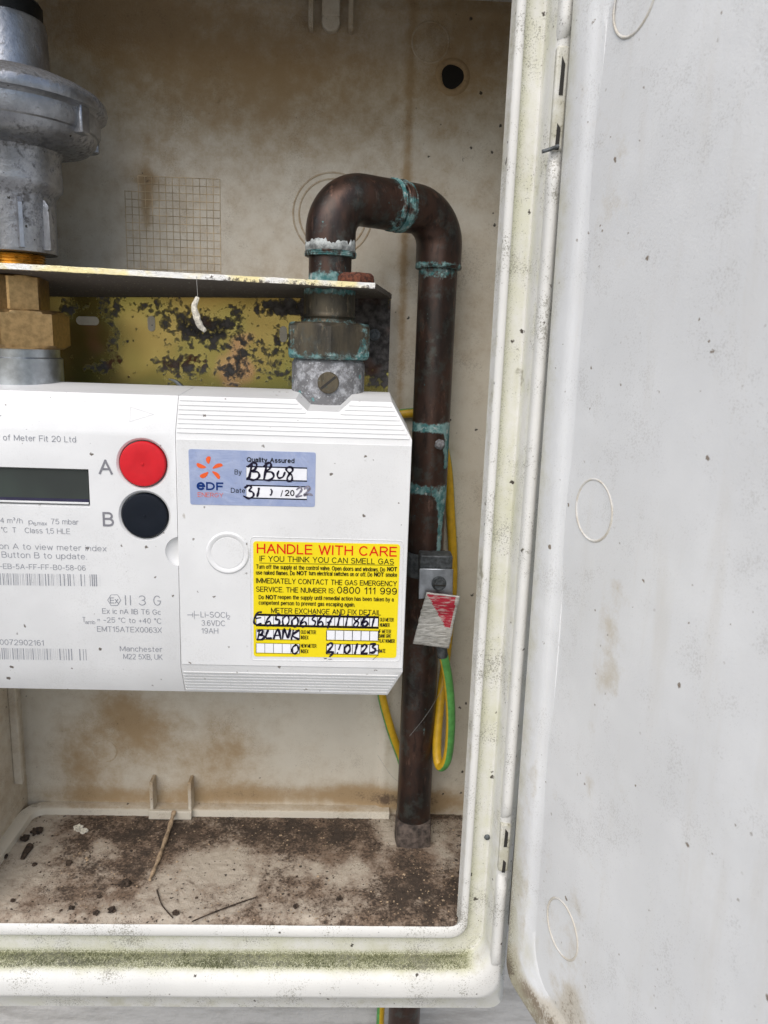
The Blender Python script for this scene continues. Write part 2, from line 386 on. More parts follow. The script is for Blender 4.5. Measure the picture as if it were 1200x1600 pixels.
# ------------------------------------------------------------------ flat print helpers
# single-line lettering: glyph = (width, [strokes]); cap height 1, x height .72
def _e(cx, cy, rx, ry, a0, a1, n=10):
    return [(cx + rx * cos(radians(a0 + (a1 - a0) * k / n)), cy + ry * sin(radians(a0 + (a1 - a0) * k / n))) for k in range(n + 1)]
X = .72
GL = {
 'A': (.72, [[(0, 0), (.36, 1), (.72, 0)], [(.13, .34), (.59, .34)]]),
 'B': (.62, [[(.33, .53), (0, .53), (0, 1), (.33, 1)] + _e(.33, .765, .23, .235, 90, -90), [(0, .53), (0, 0), (.35, 0)] + _e(.35, .265, .27, .265, -90, 90)]),
 'C': (.72, [_e(.38, .5, .38, .5, 42, 318, 18)]), 'D': (.68, [[(0, 0), (0, 1), (.26, 1)] + _e(.26, .5, .42, .5, 90, -90, 14) + [(0, 0)]]),
 'E': (.58, [[(.57, 1), (0, 1), (0, 0), (.58, 0)], [(0, .52), (.52, .52)]]), 'F': (.55, [[(.55, 1), (0, 1), (0, 0)], [(0, .5), (.48, .5)]]),
 'G': (.76, [_e(.39, .5, .39, .5, 42, 335, 18) + [(.76, .47), (.45, .47)]]), 'H': (.66, [[(0, 0), (0, 1)], [(.66, 0), (.66, 1)], [(0, .52), (.66, .52)]]),
 'I': (.02, [[(.01, 0), (.01, 1)]]), 'J': (.44, [[(.44, 1), (.44, .25)] + _e(.22, .25, .22, .25, 0, -170)]), 'K': (.64, [[(0, 0), (0, 1)], [(.62, 1), (0, .38)], [(.2, .57), (.64, 0)]]),
 'L': (.5, [[(0, 1), (0, 0), (.5, 0)]]), 'M': (.8, [[(0, 0), (0, 1), (.4, .1), (.8, 1), (.8, 0)]]), 'N': (.66, [[(0, 0), (0, 1), (.66, 0), (.66, 1)]]),
 'O': (.8, [_e(.4, .5, .4, .5, 90, 450, 24)]), 'P': (.6, [[(0, 0), (0, 1), (.34, 1)] + _e(.34, .73, .26, .27, 90, -90) + [(0, .46)]]), 'Q': (.8, [_e(.4, .5, .4, .5, 90, 450, 24), [(.5, .25), (.8, -.05)]]),
 'R': (.66, [[(0, 0), (0, 1), (.37, 1)] + _e(.37, .74, .26, .26, 90, -90) + [(0, .48)], [(.34, .48), (.66, 0)]]),
 'S': (.62, [_e(.31, .75, .28, .25, 35, 255) + _e(.31, .26, .31, .26, 80, -150)]), 'T': (.66, [[(0, 1), (.66, 1)], [(.33, 1), (.33, 0)]]),
 'U': (.64, [[(0, 1), (0, .32)] + _e(.32, .32, .32, .32, 180, 360) + [(.64, 1)]]), 'V': (.68, [[(0, 1), (.34, 0), (.68, 1)]]), 'W': (1.0, [[(0, 1), (.25, 0), (.5, .95), (.75, 0), (1, 1)]]),
 'X': (.66, [[(0, 0), (.66, 1)], [(0, 1), (.66, 0)]]), 'Y': (.66, [[(0, 1), (.33, .45), (.66, 1)], [(.33, .45), (.33, 0)]]), 'Z': (.6, [[(0, 1), (.6, 1), (0, 0), (.6, 0)]]),
 'a': (.47, [_e(.24, .5, .22, .22, 160, 0) + [(.46, 0)], _e(.22, .21, .22, .21, 70, 290, 12) + [(.46, .16)], [(.3, .42), (.46, .45)]]),
 'b': (.5, [[(0, 1), (0, 0)], _e(.25, .36, .25, .36, 180, 540, 18)]), 'c': (.46, [_e(.25, .36, .25, .36, 45, 315, 14)]), 'd': (.5, [[(.5, 1), (.5, 0)], _e(.25, .36, .25, .36, 0, 360, 18)]),
 'e': (.5, [[(.01, .38), (.5, .38)] + _e(.25, .36, .25, .36, 3, 315, 16)]), 'f': (.3, [_e(.3, .82, .18, .18, 90, 180) + [(.12, 0)], [(0, .7), (.28, .7)]]),
 'g': (.5, [_e(.25, .36, .25, .36, 0, 360, 18), [(.5, .72), (.5, -.05)] + _e(.26, -.05, .24, .22, 0, -160)]), 'h': (.46, [[(0, 1), (0, 0)], _e(.23, .48, .23, .24, 180, 0) + [(.46, 0)]]),
 'i': (.02, [[(.01, 0), (.01, .72)], [(.01, .94), (.01, .99)]]), 'k': (.44, [[(0, 0), (0, 1)], [(.42, .72), (0, .28)], [(.15, .42), (.44, 0)]]), 'l': (.02, [[(.01, 0), (.01, 1)]]),
 'm': (.78, [[(0, 0), (0, .72)], _e(.195, .52, .195, .2, 180, 0) + [(.39, 0)], _e(.585, .52, .195, .2, 180, 0) + [(.78, 0)]]), 'n': (.46, [[(0, 0), (0, .72)], _e(.23, .48, .23, .24, 180, 0) + [(.46, 0)]]),
 'o': (.52, [_e(.26, .36, .26, .36, 90, 450, 18)]), 'p': (.5, [[(0, .72), (0, -.27)], _e(.25, .36, .25, .36, 180, 540, 18)]), 'r': (.28, [[(0, 0), (0, .72)], _e(.24, .46, .24, .26, 180, 75)]),
 's': (.44, [_e(.22, .54, .2, .18, 40, 255) + _e(.22, .19, .22, .19, 80, -150)]), 't': (.28, [[(.11, .93), (.11, .15)] + _e(.25, .15, .14, .15, 180, 280), [(0, .7), (.27, .7)]]),
 'u': (.46, [[(0, .72), (0, .24)] + _e(.23, .24, .23, .24, 180, 360), [(.46, .72), (.46, 0)]]), 'v': (.46, [[(0, .72), (.23, 0), (.46, .72)]]), 'w': (.7, [[(0, .72), (.175, 0), (.35, .68), (.525, 0), (.7, .72)]]),
 'x': (.44, [[(0, 0), (.44, .72)], [(0, .72), (.44, 0)]]), 'y': (.46, [[(0, .72), (.23, .02)], [(.46, .72), (.2, -.15), (.1, -.26), (0, -.26)]]),
 '0': (.54, [_e(.27, .5, .27, .5, 90, 450, 22)]), '1': (.3, [[(0, .78), (.16, .86), (.24, 1), (.24, 0)]]), '2': (.56, [_e(.27, .72, .27, .28, 165, -35) + [(.0, 0), (.56, 0)]]),
 '3': (.54, [_e(.26, .76, .25, .24, 155, -90) + _e(.26, .27, .28, .27, 80, -155)]), '4': (.56, [[(.42, 0), (.42, 1), (0, .3), (.56, .3)]]), '5': (.54, [[(.5, 1), (.09, 1), (.03, .5)] + _e(.26, .33, .28, .33, 130, -150, 14)]),
 '6': (.54, [_e(.29, .64, .28, .36, 45, 180) + [(.01, .35)], _e(.28, .31, .26, .31, 180, -180, 18)]), '7': (.54, [[(0, 1), (.54, 1), (.3, .55), (.18, 0)]]), '8': (.54, [_e(.27, .765, .235, .235, -90, 270, 18), _e(.27, .265, .27, .265, 90, 450, 18)]),
 '9': (.54, [_e(.26, .69, .26, .31, 0, 360, 18), [(.52, .65)] + _e(.25, .36, .27, .36, 0, -135)]), '.': (.03, [[(0, 0), (.03, 0)]]), ',': (.03, [[(.02, .04), (-.02, -.14)]]), ':': (.03, [[(0, 0), (.03, 0)], [(0, .66), (.03, .66)]]),
 '-': (.36, [[(0, .4), (.36, .4)]]), '=': (.44, [[(0, .28), (.44, .28)], [(0, .58), (.44, .58)]]), '+': (.46, [[(0, .42), (.46, .42)], [(.23, .18), (.23, .66)]]), '/': (.3, [[(0, -.03), (.3, 1.03)]]),
 '\u00b0': (.24, [_e(.12, .86, .12, .14, 0, 360, 12)]), '\u00b3': (.28, [_e(.13, 1.0, .13, .13, 150, -90, 8) + _e(.13, .75, .14, .13, 80, -150, 8)]), ' ': (.2, []),
}
def ribbon(bm, P, hw, off):
    """flat ribbon facing -y through the points P, split at sharp corners"""
    runs = [[P[0]]]
    for i in range(1, len(P)):
        if (P[i] - P[i - 1]).length < 1e-7: continue
        r = runs[-1]
        if len(r) > 1:
            a = r[-1] - r[-2]; c = P[i] - r[-1]
            if a.angle(c, 0) > radians(38): runs.append([r[-1]]); r = runs[-1]
        r.append(P[i])
    for r in runs:
        if len(r) < 2: continue
        off[0] = (off[0] + 1) % 30; dy = Vector((0, -off[0] * 1.5e-6, 0)); L = []; R = []; n = len(r)
        for i, p in enumerate(r):
            d = (r[min(i + 1, n - 1)] - r[max(i - 1, 0)]).normalized(); nn = Vector((-d.z, 0, d.x)) * hw
            ex = d * hw * .8 * (-1 if i == 0 else (1 if i == n - 1 else 0))
            L.append(bm.verts.new(p + nn + ex + dy)); R.append(bm.verts.new(p - nn + ex + dy))
        for i in range(n - 1): bm.faces.new((L[i], R[i], R[i + 1], L[i + 1]))
OFF = [0]
class Sheet:
    """print on a plane y = const; positions given as points in a picture-like frame that is mapped onto the plane"""
    def __init__(s, to_px, y): s.f = to_px; s.y = y
    def w(s, u, v, dy=0):
        p = at(*s.f(u, v), s.y); p.y = s.y - dy; return p
    def text(s, bm, t, u0, u1, v0, v1, cap, weight=0., dy=.0002, align=True):
        """baseline from (u0,v0) to (u1,v1), cap height in frame units"""
        sw = max(.05, .125 + weight * 2.6); gap = .17 + sw * .55; x = 0; st = []
        for ch in t:
            wd, gs = GL[ch]
            for g in gs: st.append([(x + q[0], q[1]) for q in g])
            x += wd + gap
        tot = x - gap
        A = s.w(u0, v0, dy); B = s.w(u1, v1, dy); zc = (A.z + B.z) / 2
        if align: A.z = B.z = zc
        H = (s.w(u0, v0 - cap) - s.w(u0, v0)).z; hw = H * sw / 2; i0 = hw; wd = (B.x - A.x) - 2 * hw
        for g in st:
            P = [Vector((A.x + i0 + wd * q[0] / tot, A.y, A.z + (B.z - A.z) * q[0] / tot + hw + q[1] * (H - 2 * hw))) for q in g]
            ribbon(bm, P, hw, OFF)
    def quad(s, bm, u0, u1, v0, v1, dy=.0001, slope=0.):
        a = s.w(u0, v0, dy); b = s.w(u1, v1 + slope * (u1 - u0), dy)
        c = [bm.verts.new(p) for p in ((a.x, a.y, a.z), (b.x, a.y, a.z), (b.x, a.y, b.z), (a.x, a.y, b.z))]
        bm.faces.new(c)
    def frame(s, bm, u0, u1, v0, v1, th, dy=.0002):
        s.quad(bm, u0, u1, v0, v0 + th, dy); s.quad(bm, u0, u1, v1 - th, v1, dy)
        s.quad(bm, u0, u0 + th, v0 + th, v1 - th, dy); s.quad(bm, u1 - th, u1, v0 + th, v1 - th, dy)
    def stroke(s, bm, pts, wd, dy=.0003, sm=True):
        P = [s.w(u, v, dy) for u, v in pts]
        if sm and len(P) > 2: P = catmull(P, 6)
        q = (s.w(pts[0][0] + wd, pts[0][1]) - s.w(*pts[0])).length / 2
        s.n = getattr(s, 'n', 0) + 1; dz = Vector((0, -(s.n % 40) * 1.2e-6, 0))
        L = []; R = []; n = len(P)
        for i, p in enumerate(P):
            d = (P[min(i + 1, n - 1)] - P[max(i - 1, 0)]); d = Vector((d.x, 0, d.z))
            if d.length < 1e-9: d = Vector((1, 0, 0))
            d.normalize(); nn = Vector((-d.z, 0, d.x)) * q * (1 + .22 * sin(i * .7 + s.n)) * (.75 if i in (0, n - 1) else 1)
            ex = d * q * .6 * (-1 if i == 0 else (1 if i == n - 1 else 0))
            L.append(bm.verts.new(p + nn + ex + dz)); R.append(bm.verts.new(p - nn + ex + dz))
        for i in range(n - 1): bm.faces.new((L[i], R[i], R[i + 1], L[i + 1]))

# ================================================================== SETTING
b = NB(); V = [b.verts.new(p) for p in ((-8, -14, -1.25), (8, -14, -1.25), (8, .3, -1.25), (-8, .3, -1.25))]; b.faces.new(V)  # out of view, added to bounce light up into the cabinet
tag(obj('ground', b, 'ground', smooth=False), 'unseen pale ground added in front of the house wall to bounce light', 'ground', kind='structure')
b = NB(); box(b, -3, 3, .012, .25, -1.3, 2.2)
tag(obj('house_wall', b, 'wall', smooth=False), 'pale painted exterior wall seen below the meter cabinet', 'wall')

# ================================================================== CABINET
FZ, CZ, XL, XR = -.407, .256, -.284, .118         # floor, ceiling, side walls
OX0, OX1, OZ0, OZ1 = -.270, .083, -.4096, .215    # opening
cabinet = empty('meter_cabinet', (-.08, -.07, -.47), 'open white plastic gas meter cabinet with stained inside and door swung open', 'meter cabinet')
wallstain = blobs([(-.18, -.33, .03, .03, .55), (-.235, -.36, .03, .04, .5), (-.12, -.36, .05, .03, .35), (-.205, -.31, .02, .02, .4), (-.02, -.392, .10, .009, .5), (-.19, -.396, .10, .010, .5), (.01, -.385, .03, .012, .2), (-.09, -.388, .03, .010, .25),
                   (.06, -.395, .05, .012, .8), (-.11, -.33, .02, .03, .3), (.06, .2, .022, .022, .35), (-.165, .105, .004, .022, .55), (-.165, .118, .01, .004, .4), (.09, .215, .02, .03, .22),
                   (.03, .1, .003, .2, .3), (-.05, .2, .09, .05, .22), (-.15, .22, .08, .05, .28), (-.1, .17, .15, .05, .15), (-.12, .02, .2, .05, .15), (-.20, .24, .06, .03, .25), (.07, .24, .06, .02, .3), (.032, -.15, .003, .3, .25)])
def wg(v): return .10 + 1.75 * wallstain(v) + .34 * sstep(-.10, .26, v.z)  # stains, plus shade below the ceiling painted as browner towards the top
b = NB()
def wy(x, z):
    y = -.0022 * math.exp(-((x - .0272) / .0022) ** 2) - .0015 * math.exp(-((z - .240) / .003) ** 2)
    return y - .0025 * sstep(.0272, .03, x)
grid(b, XL, XR, FZ - .002, CZ, 190, 220, wy)
back = obj('back_panel', b, 'back', cabinet, attrs={'grime_shade': wg}, angle=60)
# side walls and ceiling
b = NB()
def sheet(bm, p0, ex, ey, nx, ny):
    p0, ex, ey = Vector(p0), Vector(ex), Vector(ey)
    V = [[bm.verts.new(p0 + ex * (i / nx) + ey * (k / ny)) for k in range(ny + 1)] for i in range(nx + 1)]
    for i in range(nx):
        for k in range(ny): bm.faces.new((V[i][k], V[i + 1][k], V[i + 1][k + 1], V[i][k + 1]))
sheet(b, (XL, 0, FZ - .002), (0, -.137, 0), (0, 0, CZ - FZ + .002), 20, 90)
obj('side_wall', b, 'back', cabinet, attrs={'grime_shade': lambda v: .25 + .3 * sstep(-.25, -.4, v.z)})
b = NB(); sheet(b, (XR, 0, FZ - .002), (0, -.137, 0), (0, 0, CZ - FZ + .002), 20, 90)
obj('side_wall', b, 'back', cabinet, attrs={'grime_shade': lambda v: .25 + .3 * sstep(-.25, -.4, v.z)})
b = NB(); sheet(b, (XL, 0, CZ), (0, -.137, 0), (XR - XL, 0, 0), 20, 60)
obj('ceiling', b, 'back', cabinet, attrs={'grime_shade': lambda v: .5})
# floor tray
floorclean = blobs([(-.1, -.075, .035, .03, .75), (.0, -.08, .03, .03, .55), (-.23, -.1, .04, .04, .35), (-.16, -.13, .06, .02, .35), (-.26, -.05, .015, .06, .6), (-.05, -.12, .05, .02, .2), (-.2, -.055, .01, .012, .5),
                    (.075, -.04, .012, .03, .6), (.035, -.03, .012, .025, .7), (-.13, -.1, .02, .03, .2)])
floordirt = blobs([(-.2, -.09, .03, .03, .3), (-.17, -.04, .06, .03, .4), (.05, -.1, .04, .03, .55), (-.05, -.035, .07, .025, .45), (.02, -.05, .04, .03, .3), (-.215, -.115, .025, .02, .3), (-.03, -.11, .05, .02, .2)])
def fg(v):
    p = Vector((v.x, 0, v.y)); return .76 + floordirt(p) * .6 - floorclean(p) * 1.0 + .16 * mnoise.noise(Vector((v.x, v.y, 0)) * 45)
b = NB(); nx, ny = 240, 100
Vv = [[b.verts.new((max(OX0 + .0005, min(OX1 - .0005, XL + (XR - XL) * i / nx)) if k > 92 else XL + (XR - XL) * i / nx, -.1366 * k / ny, FZ - .0027 * sstep(.129, .1362, .1366 * k / ny) + .0007 * mnoise.noise(Vector((i * .33, k * .33, 3))))) for k in range(ny + 1)] for i in range(nx + 1)]
for i in range(nx):
    for k in range(ny): b.faces.new((Vv[i][k], Vv[i + 1][k], Vv[i + 1][k + 1], Vv[i][k + 1]))
obj('floor_tray', b, 'floor', cabinet, attrs={'grime_shade': fg})
# raised ledge round the back and left of the tray
b = NB()
prof = [(0.0, .0065), (.0085, .0062), (.010, .0052), (.0105, 0)]   # (distance from wall, height)
path = []
R = .02
for i in range(41): path.append(((.035 - (.035 - (XL + R)) * i / 40), 0.0, (0, -1)))
for i in range(1, 9):
    a = pi / 2 * i / 8; path.append((XL + R - R * sin(a), -R + R * cos(a), (sin(a), -cos(a))))
for i in range(1, 21): path.append((XL, -R - (.1365 - R) * i / 20, (1, 0)))
rows = [[b.verts.new((x + d[0] * o, y + d[1] * o, FZ + h)) for o, h in prof] for x, y, d in path]
for a, c in zip(rows, rows[1:]):
    for k in range(3): b.faces.new((a[k], a[k + 1], c[k + 1], c[k]))
obj('tray_ledge', b, 'back', cabinet, attrs={'grime_shade': lambda v: (.62 if v.y > -.0095 and v.x > -.274 and v.z > FZ + .0058 else .0)})
# left wall rail
b = NB(); box(b, XL, XL + .007, -.024, -.019, -.37, .2)
obj('wall_rail', b, 'back', cabinet, bevel=.001, attrs={'grime_shade': lambda v: .45})
# knockout rings, hole, hook, clip
for (x, z, r) in ((.044, .2193, .0135), (-.0248, .0985, .0300), (-.0248, .0985, .0255), (-.215, -.351, .0105)):
    b = NB(); ringbead(b, (x, wy(x, z) + .0002, z), r, .0007, w=.0009)
    obj('knockout_ring', b, 'back', cabinet, attrs={'grime_shade': lambda v: .85})  # dirt and a faint groove shadow, both painted on the raised bead
b = NB(); ringbead(b, (.0611, wy(.0611, .197), .197), .0105, .0012, w=.0025)
obj('hole_rim', b, 'back', cabinet, attrs={'grime_shade': lambda v: 1.25})
b = NB(); lathe(b, [(.0079, -.004), (.0082, .0004)], (.0611, wy(.0611, .197), .197), 40, 'y', rfun=lambda r, t, h: r * (1 + .07 * sin(3 * t + 1)))
obj('cable_hole', b, 'hole', cabinet)
b = NB()
gx0, gx1, gz0, gz1 = -.1808, -.1098, .0485, .1205
for i in range(15):
    x = gx0 + (gx1 - gx0) * i / 14
    box(b, x - .00022, x + .00022, -.0004, .0005, gz0, gz1 if i > 1 else gz1 - .0105)
for k in range(14):
    z = gz0 + (gz1 - gz0) * k / 13
    box(b, gx0 if k < 12 else gx0 + .0101, gx1, -.00036, .0005, z - .00022, z + .00022)
obj('mould_grid', b, 'gridrib', cabinet, smooth=False)
hook = NB()
for x in (-.0425, -.0140):
    hook = NB(); box(hook, x - .0018, x + .0018, -.012, .001, .2225, .2555)
    obj('hook_bracket', hook, 'back', cabinet, bevel=.001, attrs={'grime_shade': lambda v: .6})
b = NB()
lathe(b, [(.0068, 0), (.0068, .005), (.006, .006)], (-.0285, wy(-.0285, .232), .229), 32, 'y')
box(b, -.0350, -.0220, -.0068, 0, .232, .255)
obj('hook_boss', b, 'back', cabinet, bevel=.001, attrs={'grime_shade': lambda v: .45})
b = NB()
for x in (-.1725, -.1395): box(b, x - .0015, x + .0015, -.013, .0, FZ + .004, FZ + .034)
box(b, -.1745, -.1375, -.0165, -.0128, FZ + .0005, FZ + .0085)
obj('cable_clip', b, 'back', cabinet, bevel=.0007, attrs={'grime_shade': lambda v: .85 if v.z > FZ + .009 else .1})

# ---- frame: rounded-rectangle rings swept outwards
# (offset bottom, offset right/left/top, y, corner radius, algae, grime)
RG = [(.0040, -.002, -.128, .007, .0, .5), (.0022, -.0005, -.1342, .008, 0, .45), (.0004, -.0003, -.1364, .008, 0, .4), (0, 0, -.1368, .008, .0, .30), (.0012, .001, -.1381, .009, .0, .0), (.0078, .0038, -.1383, .012, 0, 0), (.0092, .0048, -.1374, .013, .1, 0),
      (.0098, .0053, -.1335, .0135, .75, .5), (.0125, .0075, -.1328, .015, .72, .3), (.018, .0118, -.1328, .017, .5, .2), (.0225, .0150, -.1328, .019, .55, .25), (.0262, .0170, -.1330, .020, .75, .1), (.0270, .0177, -.1345, .021, .95, .2), (.0272, .0182, -.1400, .021, .8, .2), (.0274, .0186, -.1455, .021, .7, .3),
      (.0288, .0200, -.1490, .021, .45, .3), (.0320, .0215, -.1518, .021, .1, .1), (.0370, .0232, -.1528, .020, -.1, -.1), (.0440, .0262, -.1530, .017, -.1, -.1), (.0463, .0275, -.1524, .016, .0, 0), (.0476, .0285, -.1508, .014, .35, .3), (.0602, .0320, -.1465, .010, .3, .35), (.0608, .0325, -.1440, .010, .2, .4), (.0610, .0330, .0115, .010, .2, .3)]
b = NB(); rings = []; LA = {}
for ob, orr, y, cr, al, gr in RG:
    x0, x1, z0, z1 = OX0 - orr, OX1 + orr, OZ0 - ob, OZ1 + orr
    pts = []
    for (cx, cz, a0, nseg, nxt) in ((x1 - cr, z0 + cr, -pi / 2, 90, (x1 - cr, z1 - cr)), (x1 - cr, z1 - cr, 0, 40, None), (x0 + cr, z1 - cr, pi / 2, 60, None), (x0 + cr, z0 + cr, pi, 60, None)):
        for k in range(9):
            a = a0 + pi / 2 * k / 8; pts.append((cx + cr * cos(a), cz + cr * sin(a)))
    # subdivide straights
    full = []
    for i, p in enumerate(pts):
        full.append(p); q = pts[(i + 1) % len(pts)]
        if i % 9 == 8:
            ns = 140 if (i // 9) % 2 == 0 else 80
            for k in range(1, ns): full.append((p[0] + (q[0] - p[0]) * k / ns, p[1] + (q[1] - p[1]) * k / ns))
    ring = []
    for x, z in full:
        v = b.verts.new((x, y + .00025 * mnoise.noise(Vector((x * 30, y * 10, z * 30))), z)); LA[len(LA)] = (al, gr); ring.append(v)
        low = sstep(OZ0 + .002, OZ0 - .014, z) * sstep(.096, .088, x); LA[len(LA) - 1] = (al + (.3 * low - .45 * (1 - low) if .0255 < ob < .0280 else 0) + (.5 * max(0, mnoise.noise(Vector((z * 14, 3, 1)))) * (1 - low) if .0255 < ob < .0280 else 0), gr + (.3 * low if .0255 < ob < .0280 else 0))
    rings.append(ring)
for a, c in zip(rings, rings[1:]):
    n = len(a)
    for i in range(n): b.faces.new((a[i], a[(i + 1) % n], c[(i + 1) % n], c[i]))
b.verts.index_update()
LAl = list(LA.values())
fr = obj('front_frame', b, 'frame', cabinet, angle=50)
for nm, ix in (('algae', 0), ('grime_shade', 1)):
    a_ = fr.data.attributes.new(nm, 'FLOAT', 'POINT'); a_.data.foreach_set('value', [t[ix] for t in LAl])
# hinge strips on the right jamb
def strip(z0, z1, x0=.1030, x1=.1108):
    b = NB(); n = max(6, int((z1 - z0) / .008)); rows = []
    for i in range(n + 1):
        z = z0 + (z1 - z0) * i / n; e = min(1, min(z - z0, z1 - z) / .006); k = sqrt(max(0, 1 - (1 - e) ** 2)); row = []
        for j in range(11):
            a = pi * j / 10; row.append(b.verts.new(((x0 + x1) / 2 - (x1 - x0) / 2 * cos(a) * (.75 + .25 * k), -.150 - .0075 * sin(a) ** .6 * (.15 + .85 * k), z)))
        rows.append(row)
    for p, q in zip(rows, rows[1:]):
        for j in range(10): b.faces.new((p[j], p[j + 1], q[j + 1], q[j]))
    return obj('hinge_strip', b, 'frame', cabinet, angle=60, attrs={'algae': lambda v: -.25 + (.5 if v.x < .1036 else 0), 'grime_shade': lambda v: -.1})
for z0, z1 in ((-.4300, -.3525), (-.3120, .1110), (.1690, .21)): strip(z0, z1)
def knuckle(z0, z1):
    b = NB(); box(b, .1035, .1105, -.1545, -.148, z0 + .002, z1 - .002)
    h = obj('hinge', b, 'frame', cabinet, bevel=.0012, attrs={'algae': lambda v: .25, 'grime_shade': lambda v: .6})
    L = z1 - z0
    for k, (f, hh) in enumerate(((.70, .17), (.16, .12))):
        b = NB(); zc = z0 + L * f
        prism_y(b, [(.1060, zc - L * hh), (.1082, zc - L * hh), (.1084, zc + L * hh * .6), (.1064, zc + L * hh)], -.1549, -.150)
        obj('hinge_slot', b, 'slot', h, smooth=False)
    return h
knuckle(-.3525, -.3120); hk = knuckle(.1110, .1690)
b = NB(); tube(b, [at(847, 237, -.1552), at(860, 233, -.1556), at(873, 228, -.1556)], .0011, 10); obj('hinge_pin', b, 'tie', hk)
b = NB(); lathe(b, [(.0016, 0), (.0022, .0006), (.0018, .0016), (.0006, .002)], (.0985, -.1326, -.3385), 20, 'y')
obj('frame_screw', b, 'tie', cabinet)

# ---- door, swung open about the right jamb
DA = radians(17); HX, HY = .1080, -.1585
TILT = .012
def dw(p):   # door local (s along door, t = thickness away from its inner face, z) -> world
    s, t, z = p; s2 = s - TILT * (z + .1) ; 
    return Vector((HX + s2 * sin(DA) + t * cos(DA), HY - s2 * cos(DA) + t * sin(DA), z + TILT * s))
DS, DZ0, DZ1 = .37, -.4232, .222
drim = [(.0, .022, .004), (.0, .004, .004), (.0006, .0015, .0045), (.002, .0002, .006), (.004, -.0004, .008), (.018, -.0004, .013), (.0215, .0000, .014), (.0245, .0010, .016), (.0275, .0022, .017), (.0320, .0026, .018), (.0335, .0060, .019)]
b = NB(); rings = []
for ins, t, cr in drim:
    cr2 = max(.004, cr + .006)
    x0, x1, z0, z1 = ins + .0035, DS - ins, DZ0 + ins, DZ1 - ins; ring = []
    for (cx, cz, a0, i_) in ((x0 + cr2, z0 + cr2, pi, 0), (x1 - cr2, z0 + cr2, -pi / 2, 1), (x1 - cr2, z1 - cr2, 0, 2), (x0 + cr2, z1 - cr2, pi / 2, 3)):
        arc = [(cx + cr2 * cos(a0 + pi / 2 * k / 8), cz + cr2 * sin(a0 + pi / 2 * k / 8)) for k in range(9)]
        ring += arc
    full = []
    for i, p in enumerate(ring):
        full.append(p); q = ring[(i + 1) % len(ring)]
        if i % 9 == 8:
            for k in range(1, 100): full.append((p[0] + (q[0] - p[0]) * k / 100, p[1] + (q[1] - p[1]) * k / 100))
    rings.append([b.verts.new(dw((x, t, z))) for x, z in full])
for a, c in zip(rings, rings[1:]):
    n = len(a)
    for i in range(n): b.faces.new((a[i], a[(i + 1) % n], c[(i + 1) % n], c[i]))
def dinv(v):
    q = Vector((v.x - HX, v.y - HY, 0)); s = q.x * sin(DA) - q.y * cos(DA); return s + TILT * (v.z + .1), v.z - TILT * s
doorst = blobs([(.085, -.118, .010, .008, .6), (.083, -.142, .012, .012, .75), (.088, -.168, .013, .014, .7), (.075, -.205, .006, .008, .6), (.078, -.235, .006, .01, .6), (.085, -.28, .012, .012, .6), (.075, -.31, .012, .012, .55), (.078, -.345, .012, .02, .5),
                 (.082, -.375, .014, .014, .85), (.075, -.39, .016, .014, .9), (.098, -.385, .012, .02, .55), (.055, -.36, .01, .03, .4), (.055, .05, .03, .05, .22), (.05, .12, .02, .06, .22), (.12, -.40, .05, .015, .35), (.045, -.28, .006, .06, .35)])
def dgr(v):
    s, z = dinv(v); p = Vector((s, 0, z))
    rim = .25 if s < .026 else 0
    return doorst(p) * .85 + rim * sstep(-.1, -.4, z) * 2.2 + (1.3 * sstep(-.392, -.408, z)) - .02
def dal(v):
    s, z = dinv(v); return (.6 if .002 < s < .0125 else (.06 if s < .03 else -.1)) + .4 * sstep(-.25, -.42, z) * (1 if s < .04 else .25) + .35 * sstep(-.403, -.412, z)
door = obj('door', b, 'door', cabinet, angle=60, attrs={'grime_shade': dgr, 'algae': dal}, label='white cabinet door swung open, speckled with dirt on its inner face')
b = NB(); S0, S1, Z0, Z1 = .0335, DS - .030, DZ0 + .030, DZ1 - .030
nx, nz = 110, 220
Vv = [[b.verts.new(dw((S0 + (S1 - S0) * i / nx, .0026 + .0010 * mnoise.noise(Vector((i * .035, k * .03, 1))), Z0 + (Z1 - Z0) * k / nz))) for k in range(nz + 1)] for i in range(nx + 1)]
for i in range(nx):
    for k in range(nz): b.faces.new((Vv[i][k], Vv[i + 1][k], Vv[i + 1][k + 1], Vv[i][k + 1]))
obj('door_lining', b, 'door', door, angle=60, attrs={'grime_shade': dgr, 'algae': dal})
b = NB(); c = [b.verts.new(dw(p)) for p in ((.0035, .022, DZ0), (DS, .022, DZ0), (DS, .022, DZ1), (.0035, .022, DZ1))]; b.faces.new(c)
obj('door_skin', b, 'door', door, smooth=False)
for s, z in ((.0604, -.0825), (.0641, -.339), (.0586, .1685)):
    b = NB(); ringbead(b, (s, 0, z), .0168, .0006, xf=lambda p: dw((p.x, .0023 + p.y, p.z)), w=.0008, segs=64)
    obj('knockout_ring', b, 'door', door, attrs={'grime_shade': lambda v: .75, 'algae': lambda v: 0})  # bead coloured darker to paint the shade of a groove

